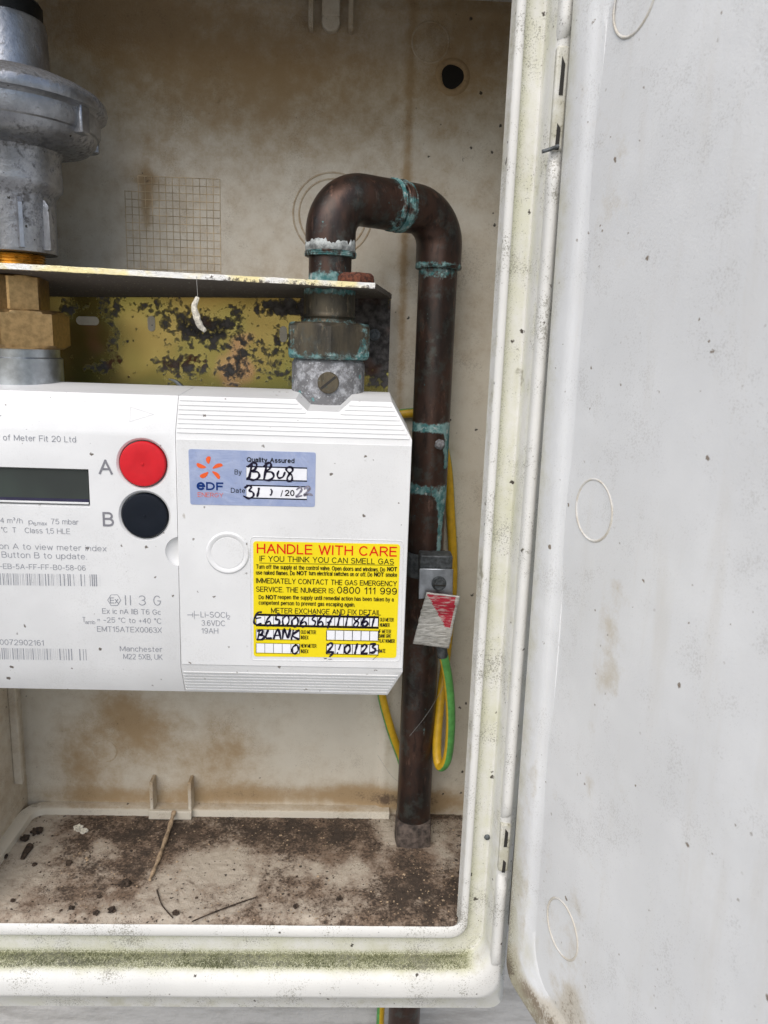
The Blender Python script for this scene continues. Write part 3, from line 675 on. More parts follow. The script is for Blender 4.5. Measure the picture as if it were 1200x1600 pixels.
# ---- moss in the bottom gutter
b = NB(); rnd = random.Random(3)
for i in range(9000):
    x = rnd.uniform(OX0, .0965); y = -.1338 - .0135 * rnd.random() ** .9; z = OZ0 - .0268
    dens = .40 + .8 * mnoise.noise(Vector((x * 17, 3, 1))) + .6 * mnoise.noise(Vector((x * 60, y * 200, 0))) + (.35 if y > -.137 else 0) - (.45 if y < -.1455 else 0)
    if rnd.random() > dens + .12: continue
    h = rnd.uniform(.0004, .0012) * (1.7 if y > -.1365 else 1); r = rnd.uniform(.0002, .0005); a = rnd.random() * 6
    t = b.verts.new((x + rnd.uniform(-1, 1) * h * .7, y + rnd.uniform(-1, 1) * h * .7, z + h))
    q = [b.verts.new((x + r * cos(a + j * 2.1), y + r * sin(a + j * 2.1), z - .0006)) for j in range(3)]
    for j in range(3): b.faces.new((q[j], q[(j + 1) % 3], t))
ms = obj('moss', b, 'moss', smooth=False)
tag(ms, 'grey green moss growing along the bottom gutter of the cabinet frame', 'moss', kind='stuff')

# ================================================================== METER
MF = -.145                                            # front face
MXL, MXS, MXR = -.2625, -.11275, .0325
ZT, ZFT, ZFB, ZB = -.0325, -.0545, -.2085, -.2300
YT = -.1345                                            # y of the top front edge
YBK = -.086
meter = empty('gas_meter', (-.12, -.11, -.23), 'white smart gas meter with red and black buttons, small display and stickers', 'gas meter')
def zfac(z):   # y on the front at height z
    if z > ZFT: return MF + (YT - MF) * (z - ZFT) / (ZT - ZFT)
    if z < ZFB: return MF + (YT - MF) * (ZFB - z) / (ZFB - ZB)
    return MF
def casing(bm, st):
    """st: list of (x, z_top, z_bottom)"""
    rows = []
    for x, zt, zb in st:
        rows.append([bm.verts.new(p) for p in ((x, YBK, zt + .0035), (x, zfac(zt), zt), (x, MF, min(zt, ZFT) - (1e-5 if zt <= ZFT else 0)), (x, MF, max(zb, ZFB) + (1e-5 if zb >= ZFB else 0)), (x, zfac(zb), zb), (x, YBK, zb))])
    for a, c in zip(rows, rows[1:]):
        for k in range(6): bm.faces.new((a[k], a[(k + 1) % 6], c[(k + 1) % 6], c[k]))
    bm.faces.new(rows[0][::-1]); bm.faces.new(rows[-1])
def boolean(o, cutters):
    for c in cutters:
        md = o.modifiers.new('cut', 'BOOLEAN'); md.object = c; md.operation = 'DIFFERENCE'; md.solver = 'EXACT'
    bpy.context.view_layer.update()
    me = bpy.data.meshes.new_from_object(o.evaluated_get(bpy.context.evaluated_depsgraph_get()))
    o.modifiers.clear(); o.data = me
    for c in cutters: bpy.data.objects.remove(c)
    me.polygons.foreach_set('use_smooth', [True] * len(me.polygons))
    try: me.set_sharp_from_angle(angle=radians(30))
    except Exception: pass
b = NB(); casing(b, [(MXL, ZT, ZB), (MXS - .0003, ZT, ZB)])
body = obj('casing', b, 'meter', meter, base=(0, 0, 0))
PA, PB_ = at(223, 725, MF), at(226, 806, MF)
dsp = [at(-140, 731, MF), at(136.5, 736, MF), at(138, 788, MF)]
DX1, DZT, DZB = dsp[1].x, dsp[1].z + .0005, dsp[2].z - .0006
DX0 = -.2475
cut = []
for p in (PA, PB_):
    b = NB(); lathe(b, [(.0168, .003), (.0168, -.0005), (.0150, -.0022), (.0150, -.006)], (p.x, MF - .001, p.z), 64, 'y'); cut.append(obj('cutter', b, 'meter'))
b = NB(); vs = box(b, DX0, DX1, MF - .004, MF + .004, DZB, DZT)
for v in vs:
    if v.co.y < MF: v.co.x += .0014 * (1 if v.co.x > -.2 else -1); v.co.z += .0013 * (1 if v.co.z > (DZB + DZT) / 2 else -2.2)
cut.append(obj('cutter', b, 'meter', smooth=False))
fn = at(279, 862, MF)
b = NB(); bmesh.ops.create_uvsphere(b, u_segments=40, v_segments=24, radius=.0098)
for v in b.verts: v.co = Vector((v.co.x + MXS + .0014, v.co.y * .42 + MF - .0002, v.co.z * 1.0 + fn.z))
cut.append(obj('cutter', b, 'meter'))
boolean(body, cut)
md = body.modifiers.new('bevel', 'BEVEL'); md.width = .0006; md.segments = 2; md.limit_method = 'ANGLE'; md.angle_limit = radians(32)
# right-hand end with the pipe notch
nA, nB, nC, nD = at(462, 615, YT).x, at(481, 632, YT).x, at(530, 634, YT).x, at(549, 621, YT).x
b = NB(); ND = .0068
def chz(x, xa, xb, za, zb): return za + (zb - za) * (x - xa) / (xb - xa)
st = [(MXS, ZT, ZB), (nA, ZT, ZB), (nB, ZT - ND, ZB), (nC, ZT - ND, ZB), (nD, ZT, ZB), (.0197, ZT, ZB), (.0235, chz(.0235, .0197, MXR, ZT, ZFT), ZB), (MXR, ZFT, ZFB)]
casing(b, st)
obj('end_casing', b, 'meter', meter, bevel=.0006, base=(0, 0, 0))
def xr_at(z):
    if z > ZFT: return .0197 + (MXR - .0197) * (ZT - z) / (ZT - ZFT)
    return .0235 + (MXR - .0235) * (z - ZB) / (ZFB - ZB)
b = NB()
def rib(z, x0, x1, h=.0007, hw=.0009):
    n = Vector((0, -1, 0)); r = []
    for x in (x0, x1):
        r.append([b.verts.new((x, zfac(z + d) - e, z + d)) for d, e in ((-hw, -.0003), (-hw * .6, h), (hw * .6, h), (hw, -.0003))])
    for k in range(3): b.faces.new((r[0][k], r[0][k + 1], r[1][k + 1], r[1][k]))
    b.faces.new(r[0][::-1]); b.faces.new(r[1])
for k in range(8):
    z = ZT - .0022 - k * .0027
    if z > ZT - ND - .001:
        rib(z, MXS + .0008, nA - .0004 + (ZT - z) * 0.9); rib(z, nD + .0004 - (ZT - z) * .9, xr_at(z) - .0012)
    else: rib(z, MXS + .0008, xr_at(z) - .0012)
obj('grip_ribs', b, 'meter', meter, smooth=False)
b = NB()
for k in range(7):
    z = ZB + .0020 + k * .0026; rib(z, MXS + .0008, xr_at(z) - .0012)
obj('grip_ribs', b, 'meter', meter, smooth=False)
CV = .0006
b = NB(); cz0, cz1 = at(460, 691, MF).z, at(460, 1041, MF).z
box(b, MXS + .0004, MXR - .0002, MF - CV, MF + .001, cz1, cz0)
cover = obj('battery_cover', b, 'meter', meter, bevel=.0003)
CF = MF - CV
# round plug
pc = at(356, 864, CF)
b = NB(); lathe(b, [(.0140, -.0004), (.0136, .0003), (.0128, .0009), (.0116, .0009), (.0105, .0002), (.0102, .00008), (.0100, .0004), (.0000001, .0004)], (pc.x, CF, pc.z), 72, 'y', close=False)
obj('round_plug', b, 'meter', meter)
# triangle mark on the sloping top
b = NB(); T = [at(203, 636, -.139), at(241, 647, -.139), at(205, 658, -.139)]
T = [Vector((p.x, zfac(p.z), p.z)) for p in T]
for p, q in zip(T, T[1:] + T[:1]): tube(b, [p, q], .00022, 6)
obj('arrow_mark', b, 'meter', meter)
# buttons
for nm, p, mt, lab in (('button', PA, 'redbtn', 'round red button'), ('button', PB_, 'blackbtn', 'round black button')):
    b = NB(); lathe(b, [(.0140, -.004), (.0140, .0004), (.0136, .0010), (.0128, .0012), (.006, .0009), (.0009, .0008), (.0008, .0013), (.0000001, .0014)], (p.x, MF, p.z), 72, 'y', close=False)
    obj(nm, b, mt, meter, label=lab)
# display
b = NB(); box(b, DX0 + .0003, DX1 - .0003, MF + .0016, MF + .003, DZB + .0003, DZT - .0003)
disp = obj('display', b, 'lcd', meter, smooth=False)
b = NB(); box(b, DX0 + .0004, DX1 - .0004, MF + .0006, MF + .0016, DZB + .0004, DZB + .0016); obj('display_bezel', b, 'meter', disp, bevel=.0002)
b = NB(); box(b, DX0 + .0004, DX1 - .0004, MF + .0014, MF + .00155, DZB + .0017, DZB + .0036)
MAT['violet'] = simple('violet display edge', (.03, .028, .06), .2, 0, .1); obj('display_edge', b, 'violet', disp, smooth=False)
# inlet / outlet ports behind the casing
b = NB(); box(b, MXL + .006, MXR - .008, -.110, -.030, ZB + .004, ZT - .012)
obj('rear_housing', b, 'meter', meter, bevel=.003)

# ---- printing on the casing (left)
I = Sheet(lambda u, v: (u, v), MF)
b = NB()
T = I.text
T(b, 'y of Meter Fit 20 Ltd', -6, 119, 688.5, 690.5, 9.5, -.012)
T(b, '4 m\u00b3/h', .6, 35.5, 816.5, 818, 8.2, -.014); T(b, 'p', 45, 51.5, 819, 819, 8.2, -.014); T(b, 'e,max', 52, 73.5, 820.5, 820.5, 6, -.012); T(b, '75 mbar', 80, 123, 819, 819.5, 8.4, -.014)
T(b, '\u00b0C  T', 2, 25.5, 831.5, 832, 8.2, -.014); T(b, 'Class 1,5 HLE', 39, 110, 833, 834, 8.4, -.014)
T(b, 'on A to view meter index', -1, 166.5, 858, 861, 9.2, -.016); T(b, 'Button B to update.', 3, 136, 871.5, 873.5, 9.4, -.016)
T(b, '-EB-5A-FF-FF-B0-58-06', 0, 134, 889, 891, 8.2, -.014)
T(b, 'II', 195.5, 205, 945.5, 945.5, 15.5, -.02); T(b, '3', 217, 228, 945.8, 945.8, 15.5, -.022); T(b, 'G', 240, 251.5, 946, 946, 15.5, -.022)
T(b, 'Ex ic nA IIB T6 Gc', 160, 251.5, 959, 960, 8.2, -.012); T(b, 'T', 129, 134, 972, 972, 8.2, -.014); T(b, 'amb', 133.5, 149, 975, 975, 6, -.012)
T(b, '= -25 \u00b0C to +40 \u00b0C', 152, 252.5, 972.5, 974, 8.2, -.013); T(b, 'EMT15ATEX0063X', 152, 253, 987, 988.5, 8.6, -.013)
T(b, '0072902161', 0, 69, 1007.5, 1008.5, 8.6, -.014); T(b, 'Manchester', 187.5, 253.5, 1017, 1019, 8.2, -.012); T(b, 'M22 5XB, UK', 193, 254, 1029.5, 1031, 8.4, -.013)
hx = [(178.6 + 10.2 * cos(pi / 3 * k), 937.5 + 9.6 * sin(pi / 3 * k)) for k in range(7)]
for p, q in zip(hx, hx[1:]): I.stroke(b, [p, q], 1.1, .0002, False)
T(b, 'Ex', 172, 185, 942.5, 942.5, 9, .0)
rb = random.Random(11)
def barcode(x1, v0, v1, n):
    u = -.5  # visible end only
    while u < x1:
        wd = rb.choice((.9, .9, 1.6, 2.4)); 
        if u + wd > x1: break
        I.quad(b, u, u + wd, v0 + u * .013, v1 + u * .013 - 0, .0002); u += wd + rb.choice((.8, .8, 1.3, 2.0))
obj('engraved_print', b, 'greyprint', meter, smooth=False)
for q in ((157.5, 895.5, 914, 60), (137, 1012.3, 1030, 60)):
    b = NB(); barcode(*q); obj('barcode', b, 'greyprint', meter, smooth=False)
for q in (('A', 154.5, 176.5, 741.5, 741.5, 23.5, .006), ('B', 161, 178.5, 822.5, 822.5, 22.5, .008)):
    b = NB(); T(b, *q); obj('button_letter', b, 'greybold', meter, smooth=False)
J = Sheet(lambda u, v: (u, v), CF); b = NB(); T = J.text
T(b, 'Li-SOCl', 313.5, 354.5, 964.5, 965, 9, -.012); T(b, '2', 355, 359.5, 967.5, 967.5, 6.5, -.012); T(b, '3.6VDC', 315, 352, 977.5, 978.2, 8.8, -.012); T(b, '19AH', 315, 341, 989.5, 990, 8.6, -.012)
for l in (((293, 960.5), (301, 960.5)), ((304.5, 960.7), (311, 960.7)), ((301.2, 957.5), (301.2, 963.8)), ((303.7, 954.5), (303.7, 967))): J.stroke(b, list(l), 1.1, .0002, False)
obj('battery_print', b, 'greyprint', meter, smooth=False)

# ---- stickers
def rrect(bm, P, r, th, y):
    """rounded sticker slab over the box of the four corners P (TL,TR,BR,BL)"""
    n = []; 
    for i, p in enumerate(P):
        pv, nx_ = P[i - 1], P[(i + 1) % 4]; d0 = (pv - p).normalized(); d1 = (nx_ - p).normalized()
        for k in range(7):
            t = k / 6; a = p + d0 * r * (1 - t) ** 2 + d1 * r * t ** 2; n.append((a.x, a.z))
    prism_y(bm, n, y, y - th)
e8 = lambda u, v: (280 + u / 5.217, 690 + v / 5.217)
Q = Sheet(e8, CF); STH = .00022
b = NB(); rrect(b, [Q.w(75, 60), Q.w(1114, 88), Q.w(1106, 532), Q.w(92, 512)], .0015, STH, CF)
sb = obj('assurance_sticker', b, 'foil', meter, smooth=False, label='silvery blue quality assured sticker with orange logo and handwritten date')
Q = Sheet(e8, CF - STH)
b = NB(); Q.quad(b, 548, 1040, 209, 316, .0001); Q.quad(b, 548, 1040, 362, 466, .0001)
obj('white_panels', b, 'whitebox', sb, smooth=False)
b = NB(); T = Q.text
Q.frame(b, 546, 1042, 207, 318, 4, .00006); Q.frame(b, 546, 1042, 360, 468, 4, .00006)
T(b, 'Quality Assured', 550, 940, 168, 174, 40, .022); T(b, 'By', 452, 508, 267, 268, 40, -.004); T(b, 'Date', 422, 538, 417, 419, 40, -.004); T(b, '/', 826, 846, 447, 447, 50, 0); T(b, '20', 862, 940, 443, 444, 50, .02)
obj('printed_text', b, 'ink', sb, smooth=False)
b = NB()
for a0, (px, py), L, W in ((-85, (240, 150), 62, 50), (-20, (312, 200), 88, 44), (45, (302, 270), 86, 42), (150, (205, 270), 78, 50), (200, (180, 198), 84, 46)):
    a = radians(a0); d = (cos(a), sin(a)); n_ = (-sin(a), cos(a)); vs = []
    for k in range(16):
        t = 2 * pi * k / 16; u = cos(t) * L / 2; v = sin(t) * W / 2 * (.72 + .28 * cos(t + .6)) + .0022 * u * u
        q = Q.w(px + d[0] * u + n_[0] * v, py + d[1] * u + n_[1] * v, .0002); vs.append(b.verts.new(q))
    b.faces.new(vs)
T(b, 'ENERGY', 152, 358, 450, 454, 36, -.012)
obj('emblem', b, 'orange', sb, smooth=False)
b = NB(); T(b, 'e', 142, 212, 396, 396, 86, .03); T(b, 'DF', 220, 362, 397, 397, 66, .03)
obj('emblem_letters', b, 'navy', sb, smooth=False)
b = NB(); S = lambda pts, w_=19: Q.stroke(b, pts, w_ * .85)
S([(590, 185), (582, 240), (568, 300), (556, 296)], 22); S([(560, 205), (600, 172), (632, 185), (618, 225), (588, 240), (640, 248), (652, 285), (610, 312), (570, 302)], 20)
S([(712, 182), (704, 240), (690, 312)], 21); S([(690, 200), (728, 172), (750, 186), (736, 222), (706, 242), (756, 250), (770, 284), (735, 314), (690, 310)], 20)
S([(812, 238), (800, 270), (812, 296), (845, 286), (862, 250)], 17)
S([(925, 215), (895, 205), (872, 225), (890, 250), (918, 275), (918, 315), (892, 325), (880, 300), (900, 262), (925, 235), (920, 210)], 18)
S([(535, 375), (570, 358), (588, 372), (572, 398), (600, 412), (606, 440), (570, 462), (526, 444)], 19); S([(650, 380), (646, 410), (636, 446)], 20); S([(748, 388), (756, 402), (752, 428), (742, 434)], 15)
obj('handwriting', b, 'marker', sb, smooth=False)
b = NB(); S = lambda pts, w_=15: Q.stroke(b, pts, w_)
S([(958, 390), (985, 372), (1000, 388), (980, 420), (954, 448), (1000, 440)]); S([(1020, 385), (1050, 365), (1066, 380), (1040, 412), (1020, 438), (1058, 428), (1084, 436)], 17)
obj('faded_handwriting', b, 'marker_faint', sb, smooth=False)

c8 = lambda u, v: (385 + u / 4.8, 835 + v / 4.8)
Y_ = Sheet(c8, CF)
# moulded border round the yellow sticker
b = NB()
cor = [Y_.w(28, 18), Y_.w(1178, 48), Y_.w(1152, 952), Y_.w(34, 942)]; pth = []
for i, p in enumerate(cor):
    pv, nx_ = cor[i - 1], cor[(i + 1) % 4]; d0 = (pv - p).normalized(); d1 = (nx_ - p).normalized()
    for k in range(7):
        t = k / 6; pth.append(p + d0 * .003 * (1 - t) ** 2 + d1 * .003 * t ** 2)
pth.append(pth[0]); tube(b, pth, .0003, 8)
obj('sticker_border', b, 'meter', meter)
b = NB(); rrect(b, [Y_.w(51, 50), Y_.w(1153, 74), Y_.w(1124, 926), Y_.w(55, 914)], .0022, STH, CF)
ys = obj('warning_sticker', b, 'yellow', meter, smooth=False, label='yellow gas warning sticker with handwritten meter numbers')
Y_ = Sheet(c8, CF - STH); T = Y_.text
b = NB(); T(b, 'HANDLE WITH CARE', 78, 1128, 143, 164, 74, .003); obj('heading', b, 'redink', ys, smooth=False)
b = NB(); wb = NB()
T(b, 'IF YOU THINK YOU CAN SMELL GAS', 98, 1106, 206, 221, 43, -.003); Y_.stroke(b, [(98, 214), (1106, 231)], 4, .0002, False)
N_, B_ = .006, .028
T(b, 'Turn off the supply at the control valve. Open doors and windows. Do', 72, 1040, 261, 275, 33, N_); T(b, 'NOT', 1055, 1130, 276, 277, 33, B_)
T(b, 'use naked flames. Do', 72, 364, 302, 306, 33, N_); T(b, 'NOT', 377, 455, 306, 307, 33, B_); T(b, 'turn electrical switches on or off. Do', 467, 944, 308, 315, 33, N_); T(b, 'NOT', 957, 1030, 316, 317, 33, B_); T(b, 'smoke', 1043, 1130, 318, 318, 33, N_)
T(b, 'IMMEDIATELY CONTACT THE GAS EMERGENCY', 72, 1128, 370, 384, 40, 0); T(b, 'SERVICE. THE NUMBER IS:', 72, 664, 432, 440, 40, 0); T(b, '0800 111 999', 680, 1128, 444, 450, 52, 0)
T(b, 'Do', 92, 132, 486, 486, 32, N_); T(b, 'NOT', 145, 228, 487, 488, 34, B_); T(b, 'reopen the supply until remedial action has been taken by a', 235, 1105, 488, 500, 32, N_)
T(b, 'competent person to prevent gas escaping again.', 92, 815, 530, 538, 32, N_); T(b, 'METER EXCHANGE AND FIX DETAIL', 185, 1008, 592, 604, 40, -.002)
for t, u0, u1, v in (('OLD METER', 1000, 1105, 653), ('NUMBER', 1000, 1075, 693), ('OLD METER', 408, 522, 746), ('INDEX', 408, 465, 786), ('IF METER', 993, 1085, 741), ('BANK GIVE', 993, 1085, 775), ('FLAT NUMBER', 993, 1113, 812), ('NEW METER', 408, 525, 849), ('INDEX', 408, 465, 890), ('DATE', 993, 1043, 887)):
    T(b, t, u0, u1, v, v, 28, -.002)
def cells(u0, u1, v0, v1, n):
    Y_.quad(wb, u0, u1, v0, v1, .0001); Y_.frame(b, u0 - 2, u1 + 2, v0 - 2, v1 + 2, 4)
    for k in range(1, n): u = u0 + (u1 - u0) * k / n; Y_.quad(b, u - 1.5, u + 1.5, v0 + 2.5, v1 - 2.5, .0002)
cells(73, 990, 611, 690, 14); cells(73, 399, 714, 789, 5); cells(601, 989, 720, 796, 6); cells(73, 399, 817, 892, 5); cells(601, 989, 823, 900, 6)
obj('printed_text', b, 'ink', ys, smooth=False); obj('white_panels', wb, 'whitebox', ys, smooth=False)
b = NB(); S = lambda *pts, w=14: Y_.stroke(b, list(pts), w)
def dig(ch, u, v, W=44, H=66, w=13):
    D = {'C': [[(.9, .02), (.35, .1), (.02, .55), (.25, .95), (.85, .95)]], 'E': [[(.9, -.05), (.4, .0), (-.05, .5), (.0, .9), (.5, 1.02), (.95, .9)], [(.2, .48), (.85, .42)]],
         '6': [[(.85, -.1), (.35, .25), (.08, .7), (.35, 1.0), (.8, .8), (.6, .52), (.15, .68)]], '5': [[(.95, .0), (.35, .02), (.25, .42), (.75, .5), (.75, .9), (.1, 1.0)]],
         '0': [[(.6, .05), (.15, .35), (.15, .8), (.5, 1.0), (.88, .65), (.8, .2), (.5, .05)]], '3': [[(.1, .08), (.8, .0), (.4, .4), (.85, .6), (.7, .98), (.05, .98)]], '4': [[(.6, .0), (.1, .6), (.9, .62)], [(.7, .35), (.6, 1.0)]],
         '7': [[(.05, .1), (.9, .05), (.55, .55), (.35, 1.05)], [(.25, .55), (.8, .5)]], '1': [[(.65, .0), (.5, .6), (.4, 1.05)]], '8': [[(.85, .15), (.35, .05), (.2, .35), (.8, .65), (.6, 1.1), (.15, .95), (.55, .5), (.9, .2)]],
         'B': [[(.3, .0), (.15, .95)], [(.05, .1), (.7, .0), (.6, .4), (.25, .48), (.85, .6), (.75, .95), (.1, 1.0)]], 'L': [[(.3, .1), (.1, .9), (.8, .95)]], 'A': [[(.0, 1.0), (.45, .0), (.9, 1.0)], [(.2, .65), (.75, .62)]],
         'N': [[(.05, 1.0), (.2, .05), (.7, .95), (.9, .0)]], 'K': [[(.25, .0), (.1, 1.0)], [(.95, .0), (.2, .55), (1.0, .95)]], '2': [[(.05, .25), (.5, .0), (.8, .25), (.4, .7), (.05, 1.0), (.95, .95)]], '.': [[(.4, .95), (.5, 1.02)]], '!': [[(.7, .1), (.5, .6)], [(.35, .95), (.3, 1.05)]]}
    for st_ in D[ch]: Y_.stroke(b, [(u + x * W + (1 - y) * 5, v + y * H) for x, y in st_], w * .82)
for k, ch in enumerate('E6500636711861'):
    dig(ch, 72 + k * 65.5 - (12 if k == 0 else 0) + rb.uniform(-5, 5), 608 + rb.uniform(-10, 8) + (-16 if k == 0 else 0), 52 + rb.uniform(-6, 8), 78 + rb.uniform(-6, 10) + (12 if k == 0 else 0), rb.uniform(13, 20))
for k, ch in enumerate('BLANK'): dig(ch, 76 + k * 64, 712 + rb.uniform(-9, 6), 60, 72, 19)
dig('0', 335, 822, 58, 72, 16)
for k, ch in enumerate(('2', '!', '0', '1', '2', '3')): dig(ch, 602 + k * 64, 820 + rb.uniform(-8, 6), 50, 70, 18)
S((600, 885), (650, 882), (625, 915), w=15); S((585, 930), (600, 928), w=9); S((617, 936), (640, 934), w=6); S((985, 905), (948, 938), w=4)
S((940, 880), (990, 870), (1015, 880), w=8)
obj('handwriting', b, 'marker', ys, smooth=False)

# ================================================================== METER BRACKET
bracket = empty('meter_bracket', (-.1, -.01, -.05), 'corroded yellow zinc meter bracket with a horizontal shelf plate behind the meter', 'bracket')
b = NB(); goldst = blobs([(-.192, -.005, .010, .03, .5), (-.225, .024, .014, .008, .4), (-.17, .022, .02, .008, .35), (-.205, -.022, .02, .006, .4), (-.075, -.022, .03, .01, .35), (-.118, .012, .03, .012, .75), (-.145, -.012, .022, .02, .65), (-.09, -.008, .03, .012, .4), (-.105, -.03, .02, .012, .3), (.0, .02, .02, .03, .9), (.012, 0, .014, .04, .9), (-.06, .028, .05, .008, .7), (-.2, .025, .02, .008, .3), (-.06, .0, .015, .015, .35), (-.02, .03, .03, .02, .6)])
grid(b, -.262, .0212, -.16, .038, 140, 90, lambda x, z: -.0125 - .0002 * mnoise.noise(Vector((x * 60, z * 60, 0))))
obj('back_plate', b, 'goldplate', bracket, attrs={'grime_shade': lambda v: goldst(v) * .85 + .16 + .12 * mnoise.noise(v * 40)}, angle=70)
for (x, z, wd, hh) in ((-.2085, .0135, .0085, .0032), (-.1605, .013, .0028, .0058), (-.0605, .0085, .0028, .0060)):
    b = NB(); n = []
    for k in range(24):
        a = 2 * pi * k / 24; r = min(wd, hh); ex, ez = wd - r, hh - r
        n.append((x + r * cos(a) + (ex if cos(a) > 0 else -ex), z + r * sin(a) + (ez if sin(a) > 0 else -ez)))
    prism_y(b, n, -.0121, -.01305); obj('slot_hole', b, 'back', bracket, smooth=False, attrs={'grime_shade': lambda v: .1})
b = NB(); cc = at(585, 523, -.014); lathe(b, [(.0024, 0), (.0042, .0004), (.0044, .0014), (.0025, .0018), (.0022, .0004)], (cc.x, -.0128, cc.z), 28, 'y', close=True); obj('rivet', b, 'tie', bracket)
b = NB(); ac = at(270, 612, -.0145); pts = []
for k in range(17):
    a = radians(-70 + 155 * k / 16); pts.append((ac.x - .004 + .0125 * cos(a), -.0145, ac.z - .003 + .0125 * sin(a)))
tube(b, pts, lambda i, n: .0005 + .0016 * sin(pi * i / (n - 1)), 10); obj('washer_edge', b, 'zinc', bracket)
# shelf plate, drooping towards the right front
b = NB(); YF = -.118
fl, fr_ = at(0, 415, YF), at(586, 446.5, YF); rl, rr = at(75, 460, -.0125), at(612, 463, -.0125)
nx, ny = 80, 24; TH = .0034
def shelf(u, v, dz):
    f = Vector((-.262 + (fr_.x - (-.262)) * u, YF, 0)); f.z = fl.z + (fr_.z - fl.z) * ((f.x - fl.x) / (fr_.x - fl.x))
    r = Vector((-.262 + (rr.x + .262) * u, -.0125, 0)); r.z = rl.z + (rr.z - rl.z) * ((r.x - rl.x) / (rr.x - rl.x))
    p = r.lerp(f, v); p.z += dz + .0002 * mnoise.noise(p * 70); return p
top = [[b.verts.new(shelf(i / nx, k / ny, TH / 2)) for k in range(ny + 1)] for i in range(nx + 1)]
bot = [[b.verts.new(shelf(i / nx, k / ny, -TH / 2)) for k in range(ny + 1)] for i in range(nx + 1)]
for i in range(nx):
    for k in range(ny):
        b.faces.new((top[i][k], top[i + 1][k], top[i + 1][k + 1], top[i][k + 1])); b.faces.new((bot[i][k + 1], bot[i + 1][k + 1], bot[i + 1][k], bot[i][k]))
for i in range(nx): b.faces.new((top[i][ny], top[i + 1][ny], bot[i + 1][ny], bot[i][ny])); b.faces.new((top[i + 1][0], top[i][0], bot[i][0], bot[i + 1][0]))
for k in range(ny): b.faces.new((top[0][k + 1], top[0][k], bot[0][k], bot[0][k + 1])); b.faces.new((top[nx][k], top[nx][k + 1], bot[nx][k + 1], bot[nx][k]))
def mk_shelf():
    M = Mat('zinc shelf plate', .35, .9)
    n = M.noise(40, 3); n2 = M.noise(420, 5, .75); a = M.attr('grime_shade')
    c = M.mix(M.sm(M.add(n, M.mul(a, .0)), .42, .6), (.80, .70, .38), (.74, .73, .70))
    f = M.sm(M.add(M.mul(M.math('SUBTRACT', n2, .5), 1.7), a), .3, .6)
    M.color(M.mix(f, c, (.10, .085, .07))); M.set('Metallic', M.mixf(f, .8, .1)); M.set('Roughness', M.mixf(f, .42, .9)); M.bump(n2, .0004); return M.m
MAT['shelf'] = mk_shelf()
SZ = lambda x: fl.z + (fr_.z - fl.z) * ((x - fl.x) / (fr_.x - fl.x))
obj('shelf_plate', b, 'shelf', bracket, attrs={'grime_shade': lambda v: (.16 if v.y < YF + .001 else (.75 if v.z < shelf(.5, .5, 0).z + .004 else .4)) + (.3 if v.x > -.1 and v.y < YF + .001 and v.z < SZ(v.x) else 0)}, angle=30)
rb0 = at(557, 436, -.106); UX, UY = -.0225, -.085
b = NB(); zb = shelf(.93, .9, TH / 2).z
lathe(b, [(.0125, -.0002), (.0130, .001), (.0124, .0045), (.0105, .0062), (.004, .0066)], (rb0.x, -.1045, zb), 36, rfun=lambda r, t, h: hexr(r, t, .3) * (1 + .05 * sin(7 * t)))
obj('rusty_bolt', b, 'rust', bracket, label='rusted bolt head')

# ================================================================== COPPER PIPE
PX, PY = .0540, -.036
pipe = empty('copper_pipe', (PX, PY, FZ), 'dark copper gas pipe with verdigris joints, bent over from the meter outlet and down', 'pipe')
ZTOP = .0968; RB = .0235
r0, r1 = .0142, .0166
p0 = Vector((UX, UY, 0)); p1 = Vector((PX, PY, 0)); dd = (p1 - p0).normalized(); LEN = (p1 - p0).length
def arc(c, a, b_, n=14):
    """quarter bend from vertical (down) to direction a; c is the corner point"""
    out = []
    for k in range(n + 1):
        t = pi / 2 * k / n
        out.append(c + Vector((0, 0, -1)) * RB * (1 - sin(t)) + a * RB * (1 - cos(t)))
    return out
cL = Vector((UX, UY, ZTOP)); cR = Vector((PX, PY, ZTOP))
def pat(lst, extra=None):
    def f(v):
        a = .0 + .22 * mnoise.noise(Vector((v.x * 90, v.y * 90, v.z * 22))) + .1 * mnoise.noise(v * 25)
        for z, wd, k in lst: a += k * math.exp(-((v.z - z) / wd) ** 2)
        if extra: a += extra(v)
        return a
    return f
zj = at(686, 418, PY).z
# long right leg
def drip(v):
    a = 0
    if v.y < PY + .004:
        a += 1.1 * math.exp(-((v.x - PX - .0095) / (.0022 + .0035 * sstep(-.13, -.106, v.z))) ** 2) * (1 if -.155 < v.z < -.104 else 0)
        a += .9 * math.exp(-((v.x - PX - .012) / .0026) ** 2) * (1 if -.088 < v.z < -.055 else 0)
        a += .5 * math.exp(-((v.x - PX - .004) / .002) ** 2) * math.exp(-((v.z + .30) / .035) ** 2)
    return a
b = NB(); n = 240; z0, z1 = -.66, zj + .01
tube(b, [(PX, PY, z0 + (z1 - z0) * k / n) for k in range(n + 1)], r0, 40)
obj('pipe_leg', b, 'copper', pipe, attrs={'patina': pat([(zj - .004, .006, .5), (-.0565, .0042, 1.15), (-.1035, .005, .85), (-.0735, .0012, .35), (-.4, .01, .35), (-.02, .04, .12), (.03, .03, .1)], drip)})
